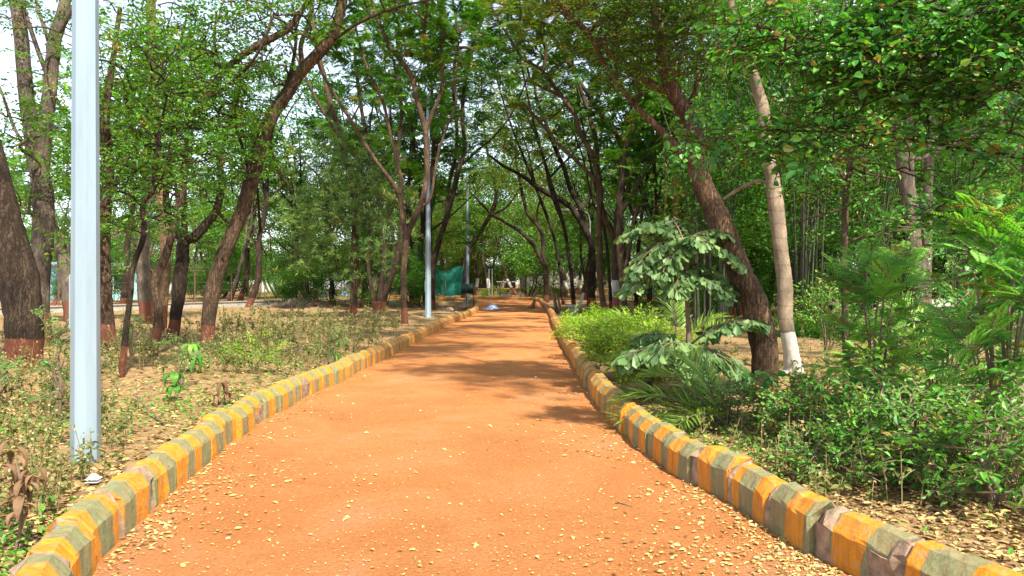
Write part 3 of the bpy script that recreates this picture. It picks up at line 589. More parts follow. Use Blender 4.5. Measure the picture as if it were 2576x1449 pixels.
for i, (px, by, rr, lean, up) in enumerate([(1036, 775, 6, -14, 8), (1052, 772, 5, 10, -10), (1068, 770, 5, -8, 20), (910, 775, 6, 18, 0), (840, 770, 7, -20, 10)]):
    Y = 2660 / (by - 710)
    tree('slim_tree', ['slim leaning dark stem in the clump left of the second lamp post', 'slim dark stem in the middle of the clump left of the second lamp post', 'slim dark stem close beside the second lamp post', 'slim brown stem right of the orange footed trunk', 'slim grey trunk by the rubble heap on the left'][i],
        [[(px, by, rr), (px + lean * .4, by - 80, rr * .8), (px + lean, by - 180, rr * .75), (px + lean * 1.2 + up, by - 300, rr * .6), (px + lean + up * 2, by - 430, rr * .5), (px + lean * 2, by - 560, rr * .4)],
         [(px + lean, by - 180, rr * .5), (px + lean + 30, by - 260, rr * .4), (px + lean + 34, by - 360, rr * .3)]],
        Y, [(px + lean, by - 400, 70, 110, Y, 2.4, 26)], 'bark_dark', 'leaf_pinnate', 'pinnate', .8)
# middle right
tree('arching_tree', 'tree arching left over the far bend beside the third lamp post', [
    [(1168, 753, 7), (1172, 690, 7), (1184, 629, 6.5), (1205, 588, 6), (1232, 542, 6), (1248, 493, 5.5), (1240, 435, 5), (1225, 380, 4), (1215, 300, 3)],
    [(1232, 542, 4), (1275, 520, 3), (1310, 470, 2)]],
    58, [(1225, 380, 80, 100, 58, 5, 46), (1290, 330, 70, 90, 58, 5, 36)], 'bark_dark', 'leaf_yellow', 'far', 1.0, extra=([(-1, 58, 14, 6, 4, 5, 100)], 'far', 1.1))
tree('split_stem_tree', 'dark tree at the right kerb with one limb arching far left over the path', [
    [(1374, 760, 7.5), (1373, 710, 7), (1369, 672, 7), (1363, 640, 6), (1365, 597, 5.5), (1352, 570, 5.5), (1336, 552, 5), (1323, 532, 5), (1313, 495, 4.5), (1308, 465, 4), (1296, 400, 3.5), (1300, 320, 3)],
    [(1366, 665, 5.5), (1345, 623, 5), (1318, 592, 5), (1293, 574, 4.5), (1262, 555, 4), (1240, 543, 3.5), (1212, 515, 3), (1190, 490, 2.5)],
    [(1352, 570, 3.5), (1352, 530, 3), (1360, 505, 3), (1385, 480, 2)]],
    52, [(1290, 400, 80, 80, 52, 4, 36), (1220, 470, 50, 40, 52, 3, 12), (1360, 430, 60, 60, 52, 3, 20)], 'bark_dark', 'leaf_yellow', 'far', .9, extra=([(.5, 53, 12, 5, 3, 4, 80)], 'far', 1.1))
tree('black_trunk_tree', 'stout almost black trunk with flared red foot right of the path', [
    [(1487, 772, 14), (1487, 735, 11), (1489, 699, 10), (1490, 650, 9.5), (1486, 610, 9.5), (1470, 572, 9), (1451, 541, 9), (1436, 520, 8.5), (1415, 505, 8), (1379, 485, 7.5), (1349, 468, 7), (1310, 440, 5), (1262, 415, 4), (1230, 390, 3)],
    [(1487, 620, 7), (1479, 590, 7), (1464, 534, 7), (1448, 500, 7), (1434, 470, 7), (1418, 420, 6), (1404, 389, 6), (1385, 345, 5.5), (1372, 308, 5), (1350, 250, 4), (1340, 170, 3)],
    [(1451, 541, 4), (1480, 500, 4, 1), (1490, 440, 4, 1), (1480, 350, 3, 1)]],
    43, [(1330, 350, 90, 70, 43, 3, 36), (1400, 270, 90, 90, 43, 3.4, 46), (1480, 330, 70, 90, 43, 3, 30)], 'bark_black', 'leaf_yellow', 'pinnate', .9, extra=([(2, 45, 13, 5, 3, 3.5, 110)], 'pinnate', 1.0))
tree('many_stemmed_tree', 'leftmost stem cluster right of the path with branches fanning over it', [
    [(1522, 795, 9), (1514, 745, 8), (1508, 690, 8), (1507, 630, 8), (1504, 550, 8), (1508, 470, 8), (1490, 400, 7), (1459, 334, 6.5), (1445, 290, 6), (1411, 243, 5.5), (1386, 210, 5), (1366, 183, 5), (1338, 162, 4.5), (1310, 143, 4), (1280, 95, 3.5), (1252, 49, 3), (1229, 0, 2.5), (1220, -40, 2)],
    [(1508, 460, 6), (1485, 440, 5.5), (1445, 400, 5), (1404, 363, 5), (1378, 330, 4.5), (1356, 305, 4), (1338, 285, 4), (1317, 262, 3.5), (1295, 263, 3), (1272, 266, 2.5)],
    [(1366, 190, 5), (1372, 130, 5), (1362, 100, 4.5), (1349, 71, 4.5), (1335, 35, 4), (1320, -20, 3.5)],
    [(1411, 243, 3.5), (1340, 205, 3, .4), (1325, 160, 2.5, .4)],
    [(1356, 305, 2.5), (1395, 290, 2.5, -.5), (1430, 250, 2.5, -.5)]],
    31.5, [(1300, 100, 110, 100, 31.5, 2.4, 26), (1400, 130, 100, 100, 31.5, 2.6, 50), (1380, 20, 140, 50, 31, 3, 60), (1330, 260, 60, 40, 31.5, 1.5, 7)], 'bark_brown', 'leaf_yellow', 'pinnate', .65, kr=.004, extra=([(3, 21, 11, 3, 3, 1.2, 70), (1, 27, 12, 3, 3, 1.2, 70)], 'pinnate', 1.0))  # extra foliage mostly above the view, put in to shade the path
tree('white_banded_tree', 'trunk with a white band over red paint in the cluster right of the path', [
    [(1548, 785, 10), (1548, 740, 9.5), (1547, 674, 9), (1546, 620, 9), (1535, 575, 8.5), (1522, 546, 8), (1509, 495, 7.5), (1506, 430, 7), (1500, 350, 6), (1470, 250, 5), (1440, 150, 4)],
    [(1547, 600, 7), (1556, 520, 7), (1583, 470, 7), (1570, 410, 7), (1557, 350, 6.5), (1530, 305, 6), (1502, 269, 5.5), (1450, 190, 5), (1404, 113, 4.5), (1378, 70, 4), (1356, 26, 3.5), (1340, -30, 3)],
    [(1560, 370, 5), (1590, 300, 5), (1620, 220, 4), (1640, 120, 3)]],
    34.5, [(1500, 200, 100, 120, 34.5, 3, 56), (1590, 260, 80, 120, 34.5, 2.6, 44), (1470, 60, 130, 70, 34.5, 3, 46), (1570, 440, 60, 60, 34, 1.6, 14)], 'bark_banded', 'leaf_pinnate', 'pinnate', .75, extra=([(5, 34, 8.5, 2.5, 2.5, 2.2, 70), (3.5, 36, 12, 3, 2.5, 2, 60)], 'pinnate', .95))
tree('ivy_clad_tree', 'rightmost stem of the cluster behind the yellow green hedge', [
    [(1573, 803, 9), (1568, 740, 8.5), (1563, 690, 8.5), (1558, 600, 8.5), (1561, 520, 8), (1562, 460, 8), (1575, 380, 7), (1600, 300, 6), (1610, 180, 5), (1600, 60, 4)],
    [(1560, 540, 6), (1595, 480, 5), (1640, 400, 5), (1660, 300, 4)],
    [(1566, 700, 5), (1585, 620, 5), (1600, 540, 4.5), (1640, 460, 4), (1680, 400, 3)]],
    29.5, [(1590, 130, 90, 120, 29.5, 2.4, 46), (1660, 290, 70, 90, 29.5, 2, 34), (1600, 400, 60, 70, 29, 1.6, 24), (1640, 520, 50, 60, 29.5, 1.2, 12)], 'bark_bare', 'leaf_pinnate', 'pinnate', .65, extra=([(5.5, 30, 7.5, 2.2, 2, 2.4, 60), (4, 29, 11, 2.5, 2, 1.6, 50)], 'pinnate', .85))
tree('orange_trunk_tree', 'bare orange brown trunk between the fishtail palm and the huge leaning trunk', [
    [(1712, 800, 14), (1710, 750, 13), (1709, 671, 13), (1707, 600, 13), (1705, 540, 12.5), (1702, 470, 11), (1698, 417, 10), (1688, 370, 9), (1690, 290, 8), (1700, 200, 7), (1690, 100, 6)],
    [(1708, 580, 9), (1735, 548, 8), (1770, 520, 7), (1820, 480, 6), (1900, 440, 5)]],
    29, [(1690, 180, 90, 120, 28.5, 2.2, 46), (1760, 330, 70, 80, 28.5, 2, 30), (1640, 60, 100, 70, 28.5, 2.2, 34)], 'bark_orange', 'leaf_pinnate', 'pinnate', .65)
tree('huge_leaning_tree', 'huge furrowed brown trunk leaning left beside the pale smooth trunk', [
    [(1915, 1010, 40), (1919, 940, 40), (1919, 870, 41), (1903, 790, 40), (1884, 730, 39), (1860, 665, 38), (1838, 610, 36), (1818, 560, 36), (1800, 505, 34), (1780, 455, 33), (1770, 400, 31), (1757, 340, 29), (1737, 280, 27), (1706, 222, 25), (1686, 175, 22), (1675, 135, 20), (1667, 80, 18), (1659, 30, 17), (1650, -40, 15), (1640, -180, 10)],
    [(1776, 450, 18), (1745, 415, 15), (1707, 380, 14), (1680, 350, 13), (1650, 318, 11), (1610, 280, 9), (1575, 240, 8), (1545, 200, 7), (1515, 155, 6), (1480, 90, 4, -.2)],
    [(1712, 235, 14), (1685, 232, 13), (1660, 224, 12.5), (1630, 205, 12), (1608, 190, 11.5), (1580, 168, 11), (1560, 152, 11), (1520, 118, 10.5), (1480, 80, 10), (1450, 45, 10), (1420, 20, 9.5), (1390, -10, 9), (1340, -70, 7), (1280, -150, 5)],
    [(1735, 260, 9), (1752, 225, 8), (1755, 180, 7.5), (1763, 110, 7), (1770, 30, 6), (1775, -60, 5)],
    [(1700, 200, 8), (1720, 120, 7, .4), (1740, 20, 6, .6), (1750, -60, 5, .6)],
    [(1545, 200, 4), (1560, 130, 4, .2), (1530, 50, 3, .3), (1540, -20, 3, .3)],
    [(1685, 355, 4), (1670, 400, 2.5, -.2), (1680, 450, 2, -.2), (1672, 520, 1.6, -.2), (1674, 600, 1.3, -.2)]],
    9.0, [(1600, 90, 110, 80, 8.8, .8, 60), (1740, 120, 90, 100, 8.6, .6, 50), (1490, 60, 80, 60, 8.8, .6, 26), (1420, -60, 130, 70, 8.6, .8, 26), (1690, -80, 200, 60, 8.6, 1, 40), (1580, 230, 50, 40, 8.9, .3, 10)], 'bark_huge', 'leaf_left', 'small', .34, seg=22, kr=.0035, twigs=True, rs=.82,
    extra=([(3.2, 5.5, 8.2, 1.6, 1.6, .8, 26), (.5, 8.5, 8.6, 2.2, 1.6, .8, 34), (1.6, 10.5, 8.8, 1.6, 1.6, .9, 16), (1.0, 13, 9.2, 2.4, 2, .9, 44), (2.5, 16, 9.6, 2.4, 2, .9, 40)], 'far', .8))  # high leaf clusters, unseen overhead, added to throw shade on the path
tree('smooth_pale_tree', 'smooth pale grey trunk with ring scars and white painted foot', [
    [(1994, 936, 24), (1988, 890, 21), (1978, 832, 20), (1972, 770, 20), (1966, 696, 20), (1958, 640, 20), (1952, 583, 20), (1945, 520, 20), (1939, 463, 19), (1930, 410, 18), (1922, 350, 17), (1914, 278, 16), (1902, 230, 15), (1886, 185, 14), (1868, 140, 13), (1850, 90, 12), (1835, 30, 11), (1820, -60, 9), (1800, -180, 6)],
    [(1939, 463, 6), (1905, 455, 6, .3), (1860, 475, 5, .6), (1820, 500, 4, .8)]],
    11.8, [(1840, -60, 170, 80, 11.8, 1.2, 40), (1960, 60, 100, 90, 12, .9, 36)], 'bark_pale', 'leaf_broad', 'shrub', .42, seg=20, kr=.004)
tree('lichened_tree', 'grey lichened forked trunk at the right, red foot hidden in shrubs', [
    [(2328, 925, 26), (2322, 860, 24), (2312, 740, 22), (2296, 620, 20), (2290, 550, 20), (2276, 470, 20), (2268, 400, 21), (2262, 340, 21), (2235, 290, 15), (2212, 255, 14), (2180, 190, 12), (2140, 90, 10), (2110, -30, 7)],
    [(2264, 335, 16), (2290, 300, 14), (2308, 270, 13), (2325, 220, 12), (2350, 120, 10), (2400, 0, 8), (2440, -90, 5)],
    [(2260, 350, 8), (2300, 400, 7), (2380, 370, 6), (2470, 330, 5), (2560, 290, 4)]],
    12.4, [(2150, 60, 150, 100, 12.2, 1.2, 46), (2400, 60, 150, 110, 12.2, 1.2, 46), (2250, 200, 140, 80, 12, 1, 34), (2520, 230, 110, 90, 12.2, 1, 26)], 'bark_grey', 'leaf_broad', 'shrub', .42, seg=16, kr=.004)
tree('pale_slim_tree', 'slim whitish stem rising right of the lichened fork', [
    [(2330, 905, 12), (2332, 760, 12), (2334, 560, 12), (2337, 420, 12), (2345, 310, 11), (2354, 245, 11), (2366, 200, 10), (2380, 160, 9), (2410, 60, 7), (2430, -40, 5)],
    [(2345, 310, 5), (2410, 330, 4), (2480, 300, 4), (2560, 270, 3)]],
    15, [(2420, 20, 130, 80, 15, 1.4, 30), (2500, 150, 90, 90, 15, 1.2, 24)], 'bark_grey', 'leaf_broad', 'far', .6)
tree('reddish_sapling', 'thin reddish brown stem rising straight out of the right hand shrubs', [
    [(2130, 1035, 10), (2128, 900, 9.5), (2125, 742, 9), (2124, 640, 9), (2128, 510, 8.5), (2138, 420, 8.5), (2146, 360, 8), (2158, 290, 7.5), (2166, 231, 7), (2190, 140, 6), (2200, 40, 5)],
    [(2126, 450, 6), (2092, 410, 5.5), (2055, 370, 5), (2022, 315, 4.5), (1960, 285, 3)],
    [(2150, 340, 5), (2200, 300, 5), (2260, 270, 4), (2330, 250, 3)],
    [(2130, 520, 4), (2070, 540, 3), (2000, 560, 2)],
    [(2140, 420, 4), (2190, 440, 3, -.3), (2260, 450, 2, -.5)]],
    8.2, [(2080, 300, 130, 90, 8.0, .6, 44), (2220, 270, 110, 80, 8.0, .6, 30), (2100, 440, 120, 70, 8.0, .5, 22), (2200, 560, 90, 60, 8.0, .5, 14)], 'bark_bare', 'leaf_broad', 'shrub', .34, twigs=True, kr=.003)
for i, (px, by, rr, lean, up) in enumerate([(1445, 776, 6, -24, -30), (1600, 786, 6, 10, 14), (1632, 778, 7, 22, -12), (1662, 790, 5, -12, 16), (1418, 768, 5, -34, -40), (1538, 782, 5, -16, -22)]):
    Y = 2660 / (by - 710)
    tree('slim_tree', ['slim dark stem left of the flared black trunk', 'slim dark stem just right of the ivy clad stem', 'straighter dark trunk left of the fishtail palm', 'thin dark stem behind the upper fishtail fronds', 'thin stem arching left over the curved bench', 'thin stem squeezed between the banded trunk and the leftmost stem of the cluster'][i],
        [[(px, by, rr), (px + lean * .3, by - 90, rr * .85), (px + lean, by - 200, rr * .8), (px + lean * 1.3 + up, by - 330, rr * .7), (px + lean * 1.5 + up * 2.2, by - 470, rr * .55), (px + lean * 2 + up * 3, by - 640, rr * .4), (px + lean * 2 + up * 4, by - 780, rr * .25)],
         [(px + lean, by - 200, rr * .6), (px + lean - 34, by - 290, rr * .5), (px + lean - 60, by - 400, rr * .4), (px + lean - 110, by - 520, rr * .25)],
         [(px + lean * 1.3 + up, by - 330, rr * .5), (px + lean + 50, by - 430, rr * .4), (px + lean + 70, by - 540, rr * .3)]],
        Y, [(px + lean * 2 + up, by - 480, 70, 110, Y, 2.2, 34)], 'bark_black', 'leaf_pinnate', 'pinnate', .8)
# near tree whose trunk stands outside the frame on the right: its boughs hang in from the right
wb = [
    [(3150, 1500, 60), (3120, 1100, 52), (3080, 700, 46), (3040, 300, 40), (3000, -50, 32), (2950, -500, 20)],
    [(3060, 480, 16), (2850, 330, 12, .2), (2600, 230, 9, .4), (2400, 170, 7, .5), (2200, 130, 5.5, .6), (2000, 90, 4, .6), (1850, 50, 3, .6)],
    [(3040, 250, 15), (2850, 150, 11), (2600, 80, 8, .3), (2350, 20, 6, .4), (2150, -20, 4, .5)],
    [(3080, 700, 15), (2900, 520, 11, .3), (2680, 420, 8, .5), (2450, 380, 6, .7), (2200, 340, 4.5, .9), (1980, 330, 3.5, 1.0), (1800, 325, 2.5, 1.0), (1690, 328, 1.6, 1.0)],
    [(3090, 800, 14), (2900, 700, 10, .2), (2700, 620, 7, .4), (2500, 560, 5, .6), (2350, 540, 4, .7)]]
tree('overhanging_tree', 'near tree outside the right edge whose glossy green boughs hang into the upper right', wb, 5.0, [
    (1900, 80, 110, 45, 5.6, .3, 26), (2060, 130, 130, 60, 5.6, .35, 46), (2230, 170, 140, 75, 5.5, .4, 60), (2420, 200, 150, 90, 5.4, .45, 60), (2560, 160, 100, 110, 5.2, .5, 40),
    (2300, 30, 180, 50, 5.4, .4, 50), (2500, 60, 120, 60, 5.2, .4, 40), (1780, 330, 75, 28, 6.0, .2, 12), (1900, 370, 90, 45, 6.0, .3, 22), (2040, 345, 90, 45, 5.9, .3, 22),
    (2200, 400, 110, 50, 5.7, .3, 8), (2330, 330, 120, 60, 5.6, .3, 18), (2500, 380, 110, 70, 5.5, .4, 22), (2420, 540, 90, 60, 5.6, .35, 14), (2560, 600, 90, 90, 5.4, .35, 20), (2150, 240, 100, 50, 5.6, .3, 16)],
    'bark_bare', 'leaf_broad', 'broad', .27, twigs=True, kr=.0022, dens=.9)
# ------------------------------------------------------------------ background trees: a few built, then copied
def proto_tree(name, h, crown0, rad, n, bark, leaf, kind, R, lean=.4, stems=1, r0=.17):
    wood, crown = Acc(), Acc(); sk, sr = [], []
    for s in range(stems):
        a = rng.uniform(0, 6.28); b0 = np.array([math.cos(a), math.sin(a), 0]) * (.18 if stems > 1 else 0)
        ang = rng.uniform(0, 6.28); k = 8; z = np.linspace(0, h * .8, k)
        x = b0[0] + np.cumsum(rng.normal(math.cos(ang) * lean / k, .16, k)); y = b0[1] + np.cumsum(rng.normal(math.sin(ang) * lean / k, .16, k)); x[0], y[0] = b0[:2]
        pp, rr = smooth_line(np.c_[x, y, z - .05], r0 * (1 - .75 * z / z[-1]) * (1.0 if stems == 1 else .7), 3)
        tube(wood, pp, rr, 8, .06); sk.append(pp); sr.append(rr)
        for q in range(5):
            i = int(len(pp) * rng.uniform(.3, .85)); d = rng.standard_normal(3); d[2] = abs(d[2]) + .9; d /= np.linalg.norm(d)
            L = h * rng.uniform(.25, .45); p2 = pp[i] + d * L * .5 + rng.normal(0, .25, 3); p3 = p2 + d * L * .5 + [0, 0, .4] + rng.normal(0, .3, 3)
            q2, r2 = smooth_line([pp[i], p2, p3], [rr[i] * .6, rr[i] * .4, .015], 4); tube(wood, q2, r2, 5, .05); sk.append(q2); sr.append(r2)
    sk = np.concatenate(sk); sr = np.concatenate(sr); use = sk[:, 2] > crown0 * .8
    tg = []
    for _ in range(max(3, n // 9)):
        c = ell(1, (0, 0, (crown0 + h) / 2), (rad * .8, rad * .8, (h - crown0) / 2 * .85), .2)[0]
        tg.append(ell(9, c, (rad * .38, rad * .38, rad * .24), .2))
    tg = np.concatenate(tg)
    sprout(wood, crown, sk[use], sr[use], tg, kind, R, kr=.006)
    e = bpy.data.objects.new(name, None); col.objects.link(e)
    wood.build('trunk', M[bark], e, (0, 0, 0), smooth=True); crown.build('crown', M[leaf], e, (0, 0, 0))
    return e
used = set()
def place(proto, X, Y, label, cat, group, rz=None, s=1.0, sz=None):
    if proto.name not in used: used.add(proto.name); o = proto
    else:
        o = proto.copy(); col.objects.link(o)
        for ch in list(proto.children):
            c = ch.copy(); col.objects.link(c); c.parent = o
    o.location = (X, Y, 0); o.rotation_euler = (0, 0, rng.uniform(0, 6.28) if rz is None else rz); o.scale = (s, s, sz or s)
    return tag(o, label, cat, group)
PT = {
    'dense': [proto_tree('leafy_tree', 15, 3.0, 4.2, 170, 'bark_dark', 'leaf_pinnate', 'far', 1.0, 1.5, 2) for _ in range(2)],
    'feathery': [proto_tree('feathery_tree', 14, 4.5, 4.0, 110, 'bark_dark', 'leaf_pinnate', 'pinnate', 1.0, 1.5, 1) for _ in range(2)],
    'yellow': [proto_tree('yellowing_tree', 13, 3.2, 4.5, 150, 'bark_banded', 'leaf_yellow', 'far', 1.1, 2, 1) for _ in range(2)],
    'sparse': [proto_tree('sparse_tree', 11, 2.6, 3.6, 62, 'bark_grey', 'leaf_left', 'far', .8, 1.8, 2, .15) for _ in range(2)],
    'banded': [proto_tree('banded_tree', 13, 4.2, 4.0, 120, 'bark_banded', 'leaf_pinnate', 'far', 1.0, 1.2, 1) for _ in range(2)],
    'low': [proto_tree('bushy_tree', 6.5, .8, 3.2, 110, 'bark_bare', 'leaf_yellow', 'far', .9, 1, 3, .1), proto_tree('bushy_tree', 6.5, .8, 3.2, 110, 'bark_bare', 'leaf_left', 'far', .9, 1, 3, .1)],
}
PT['under'] = [proto_tree('understorey_tree', 5.2, .5, 2.2, 120, 'bark_dark', 'leaf_pinnate', 'farfine', .7, .8, 4, .05) for _ in range(2)]
taken = []
def scatter(n, px0, px1, y0, y1, kinds, label, group, dmin=2.6, s0=.85, s1=1.15, ok=None):
    k = 0; tries = 0
    while k < n and tries < n * 60:
        tries += 1
        Y = y0 + (y1 - y0) * rng.random() ** .8; px = rng.uniform(px0, px1); X = (px - CX) / F * Y
        eL, eR = path_edges(min(Y, 50))
        if eL - 1.2 < X < eR + 1.2 and Y < 62: continue
        if X < 0 and 50 < Y < 66 and X > -16: continue
        if 1050 < px < 1215 and 40 < Y < 66: continue
        if ok and not ok(X, Y): continue
        if any((X - a) ** 2 + (Y - b) ** 2 < dmin ** 2 for a, b in taken): continue
        taken.append((X, Y)); kd = kinds[k % len(kinds)]; pr = PT[kd][rng.integers(2)]
        place(pr, X, Y, label.replace('*', {'dense': 'dark leafy', 'feathery': 'feathery leaved', 'yellow': 'yellowing', 'sparse': 'thinly leaved grey', 'banded': 'white and red banded', 'low': 'low bushy', 'under': 'small dark bushy'}[kd]), 'tree', group + ' (' + kd + ')', s=rng.uniform(s0, s1)); k += 1
fence_ok = lambda X, Y: True
scatter(16, -60, 820, 31, 66, ['sparse', 'sparse', 'feathery'], '* tree standing among others behind the left hand trunks', 'trees at the back left', 3.2, .8, 1.15)
scatter(34, -60, 800, 62, 92, ['low', 'sparse', 'low'], '* tree beyond the wire fence on the left', 'trees beyond the fence', 3.4)
scatter(11, 760, 1160, 42, 64, ['feathery', 'dense', 'feathery', 'sparse'], '* tree in the belt left of the path', 'trees of the belt left of the path', 2.8, .9, 1.2)
scatter(24, 900, 1560, 68, 98, ['yellow', 'banded', 'yellow', 'low'], '* tree beyond the far kerb where the path bends', 'trees beyond the bend', 4.2, .85, 1.25)
scatter(9, 1040, 1270, 69, 98, ['low', 'yellow'], '* tree behind the green net beyond the bend', 'trees behind the net', 2.4)
scatter(56, 300, 1900, 100, 150, ['yellow', 'low', 'low', 'dense'], '* tree in the distance closing the view down the path', 'distant trees behind the wall', 3.6, .9, 1.4)
scatter(12, 1440, 1760, 46, 80, ['banded', 'feathery', 'dense', 'banded'], '* tree behind the many stemmed trees right of the path', 'trees right of the path', 2.8, .9, 1.15)
scatter(16, 1750, 2650, 24, 44, ['feathery', 'dense', 'banded', 'dense'], '* tree in the shady wood behind the right hand trunks', 'trees of the shady wood', 3.0, .85, 1.15, ok=lambda X, Y: abs(Y - 38.5) > 1)
scatter(46, 1600, 2800, 44, 100, ['dense', 'low', 'banded', 'dense'], '* tree deep in the wood on the right', 'trees deep in the wood', 3.4, .9, 1.3)
scatter(26, 1780, 2750, 24, 50, ['under'], '* tree filling the gaps between trunks in the right hand wood', 'understorey of the wood', 1.9, .8, 1.2, ok=lambda X, Y: abs(Y - 38) > 2)
scatter(9, 720, 1060, 38, 56, ['under'], '* tree among the dark stems left of the path', 'understorey left of the path', 1.9, .6, .9)
scatter(16, -60, 780, 50, 66, ['under'], '* tree along the wire fence on the left', 'small trees along the fence', 2.2, .45, .85)
# bamboo clumps in the shade on the right
M['culm'] = plain('bamboo_culm', (.055, .06, .03), .7, .5, 5)
def bamboo():
    st, lf = Acc(), Acc(); tg = []; sk = []
    for i in range(20):
        a = rng.uniform(0, 6.28); r = rng.uniform(0, .55); b = np.array([math.cos(a) * r, math.sin(a) * r, -.05]); h = rng.uniform(6, 10); o = rng.uniform(.3, 1.8)
        k = np.linspace(0, 1, 7); p = b + np.c_[math.cos(a) * o * k ** 2.2, math.sin(a) * o * k ** 2.2, h * k]
        tube(st, p, .034 * (1 - .7 * k), 5); sk.append(p)
        for _ in range(4): t = rng.uniform(.35, 1); tg.append(b + np.array([math.cos(a) * o * t ** 2.2, math.sin(a) * o * t ** 2.2, h * t]) + rng.normal(0, .25, 3))
    sk = np.concatenate(sk); sk = sk[sk[:, 2] > 1]
    sprout(st, lf, sk, np.full(len(sk), .02), np.array(tg), 'farfine', .6, rmin=.003, kr=.002)
    e = bpy.data.objects.new('bamboo_clump', None); col.objects.link(e)
    st.build('culms', M['culm'], e); lf.build('foliage', M['leaf_pinnate'], e); return e
bam = [bamboo(), bamboo()]
for i, (px, Y) in enumerate([(1790, 22), (2010, 20), (2090, 24), (2190, 21), (2230, 27), (2400, 22), (2060, 30), (2480, 27), (1880, 26), (2560, 24), (2320, 31)]):
    place(bam[i % 2], (px - CX) / F * Y, Y, 'thin stemmed bamboo clump in the dim wood behind the pale smooth trunk', 'bamboo', 'bamboo clumps in the wood', s=rng.uniform(.85, 1.1))
# ------------------------------------------------------------------ shrubs and young plants
def shrub(name, label, px, Y, hpx, wpx, n, leaf, kind, R, stems=6, lo=.12, cat='shrub', twigs=True, zb=0, kr=.003, dY=None, group=None, scale=(.75, 1.25)):
    wood, crown = Acc(), Acc(); b = P(px, 710, Y); b[2] = 0; h = hpx / F * Y; w = wpx / F * Y / 2; dY = dY or w
    sk = []; sr = []
    for i in range(stems):
        a = rng.uniform(0, 6.28); t = np.linspace(0, 1, 5); o = rng.uniform(.1, .7)
        p = b + np.c_[math.cos(a) * w * o * t ** 1.4 + rng.normal(0, .012, 5), math.sin(a) * dY * o * t ** 1.4, h * rng.uniform(.5, .85) * t - .03]
        r = np.linspace(.012, .004, 5) * (1 + h * .35); tube(wood, p, r, 5, r=.5); sk.append(p); sr.append(r)
    sk = np.concatenate(sk); sr = np.concatenate(sr)
    c = b + [0, 0, h * (lo + (1 - lo) / 2)]
    tg = ell(n, c, (w, dY, h * (1 - lo) / 2), .3); tg = tg + rng.normal(0, .04, tg.shape); tg[:, 2] = np.maximum(tg[:, 2], .06)
    sprout(wood, crown, sk, sr, tg, kind, R, rmin=.002, twigs=twigs, kr=kr, seg=3, scale=scale, dirup=.3)
    e = thing(name, b, label, cat, group); wood.build('stems', M['twig'], e, b); crown.build('foliage', M[leaf], e, b); return e
# yellow green hedge bushes beside the right kerb
hb = 'bushes of the bright hedge'
for i, (px, by, hp, wp, n) in enumerate([(1462, 858, 62, 95, 60), (1530, 880, 85, 110, 70), (1600, 905, 95, 110, 75), (1480, 905, 95, 100, 60), (1560, 955, 110, 120, 80), (1632, 995, 115, 120, 85), (1670, 930, 85, 110, 50)]):
    Y = 2660 / (by - 710)
    shrub('hedge_bush', ['smallest and farthest bright yellow green bush against the right kerb', 'bright yellow green bush in front of the white banded trunks', 'back right bush of the bright yellow green hedge, behind the fishtail leaves', 'bright yellow green bush bulging over the far part of the right kerb', 'middle bush of the bright yellow green hedge with bare stems below', 'nearest bright yellow green bush of the hedge, ending by the palm fronds', 'bright yellow green bush half hidden under the lower fishtail frond'][i],
          px, Y, hp, wp, n, 'leaf_hedge', 'small', .3, stems=9, lo=.3, group=hb, twigs=(Y < 15), cat='bush')
# feathery and broad leaved undergrowth on the right
shrub('feathery_bush', 'tall feathery bright green bush in front of the thin reddish stem', 2200, 6.4, 500, 130, 50, 'leaf_feather', 'feather', .26, 9, .12)
shrub('feathery_bush', 'feathery green bush filling the right edge at head height', 2520, 5.2, 720, 230, 66, 'leaf_feather', 'feather', .26, 9, .25)
shrub('broad_leaved_bush', 'dark broad leaved bush in the bottom right corner', 2500, 4.6, 300, 300, 74, 'leaf_shrub', 'shrub', .22, 9, .1)
shrub('broad_leaved_bush', 'dark green bush just behind the right kerb, left of the corner bush', 2290, 5.3, 250, 240, 60, 'leaf_shrub', 'shrub', .24, 9, .05)
shrub('broad_leaved_bush', 'upright glossy bush on the right between the two feathery bushes', 2370, 6.6, 400, 190, 46, 'leaf_broad', 'shrub', .26, 8, .15)
shrub('low_shrub', 'small leaved olive shrub under the reddish stem', 2060, 6.2, 150, 200, 46, 'leaf_shrub', 'small', .22, 8, .05)
shrub('low_shrub', 'low yellowish green shrub at the foot of the huge leaning trunk', 2040, 6.6, 80, 170, 34, 'leaf_shrub', 'small', .22, 8, .05)
shrub('low_shrub', 'low spreading shrub right behind the broken kerb blocks', 2150, 5.2, 120, 230, 50, 'leaf_shrub', 'small', .2, 8, .05)
shrub('low_shrub', 'scrappy low shrub beside the palm fronds', 1830, 7.4, 120, 170, 45, 'leaf_shrub', 'small', .2, 6, .05)
shrub('leafy_sapling', 'pale green broad leaved sapling in front of the foot of the huge leaning trunk', 1990, 6.9, 150, 90, 8, 'leaf_broad', 'broad', .2, 4, .2, scale=(1.0, 1.5))
shrub('tangled_bush', 'loose tangled bush behind the feathery one on the right', 2240, 10.5, 230, 120, 26, 'leaf_shrub', 'shrub', .34, 8, .1)
shrub('tangled_bush', 'tall loose bush hiding the foot of the lichened trunk', 2450, 9.0, 520, 220, 60, 'leaf_broad', 'shrub', .34, 8, .1)
shrub('tangled_bush', 'thin green bush right of the pale smooth trunk at eye level', 2080, 12.0, 200, 120, 30, 'leaf_shrub', 'shrub', .34, 6, .5)
shrub('ground_shrub', 'dark green ground shrub in the shade behind the pale smooth trunk', 2080, 19, 45, 230, 60, 'leaf_shrub', 'farfine', .4, 8, .0, twigs=False)
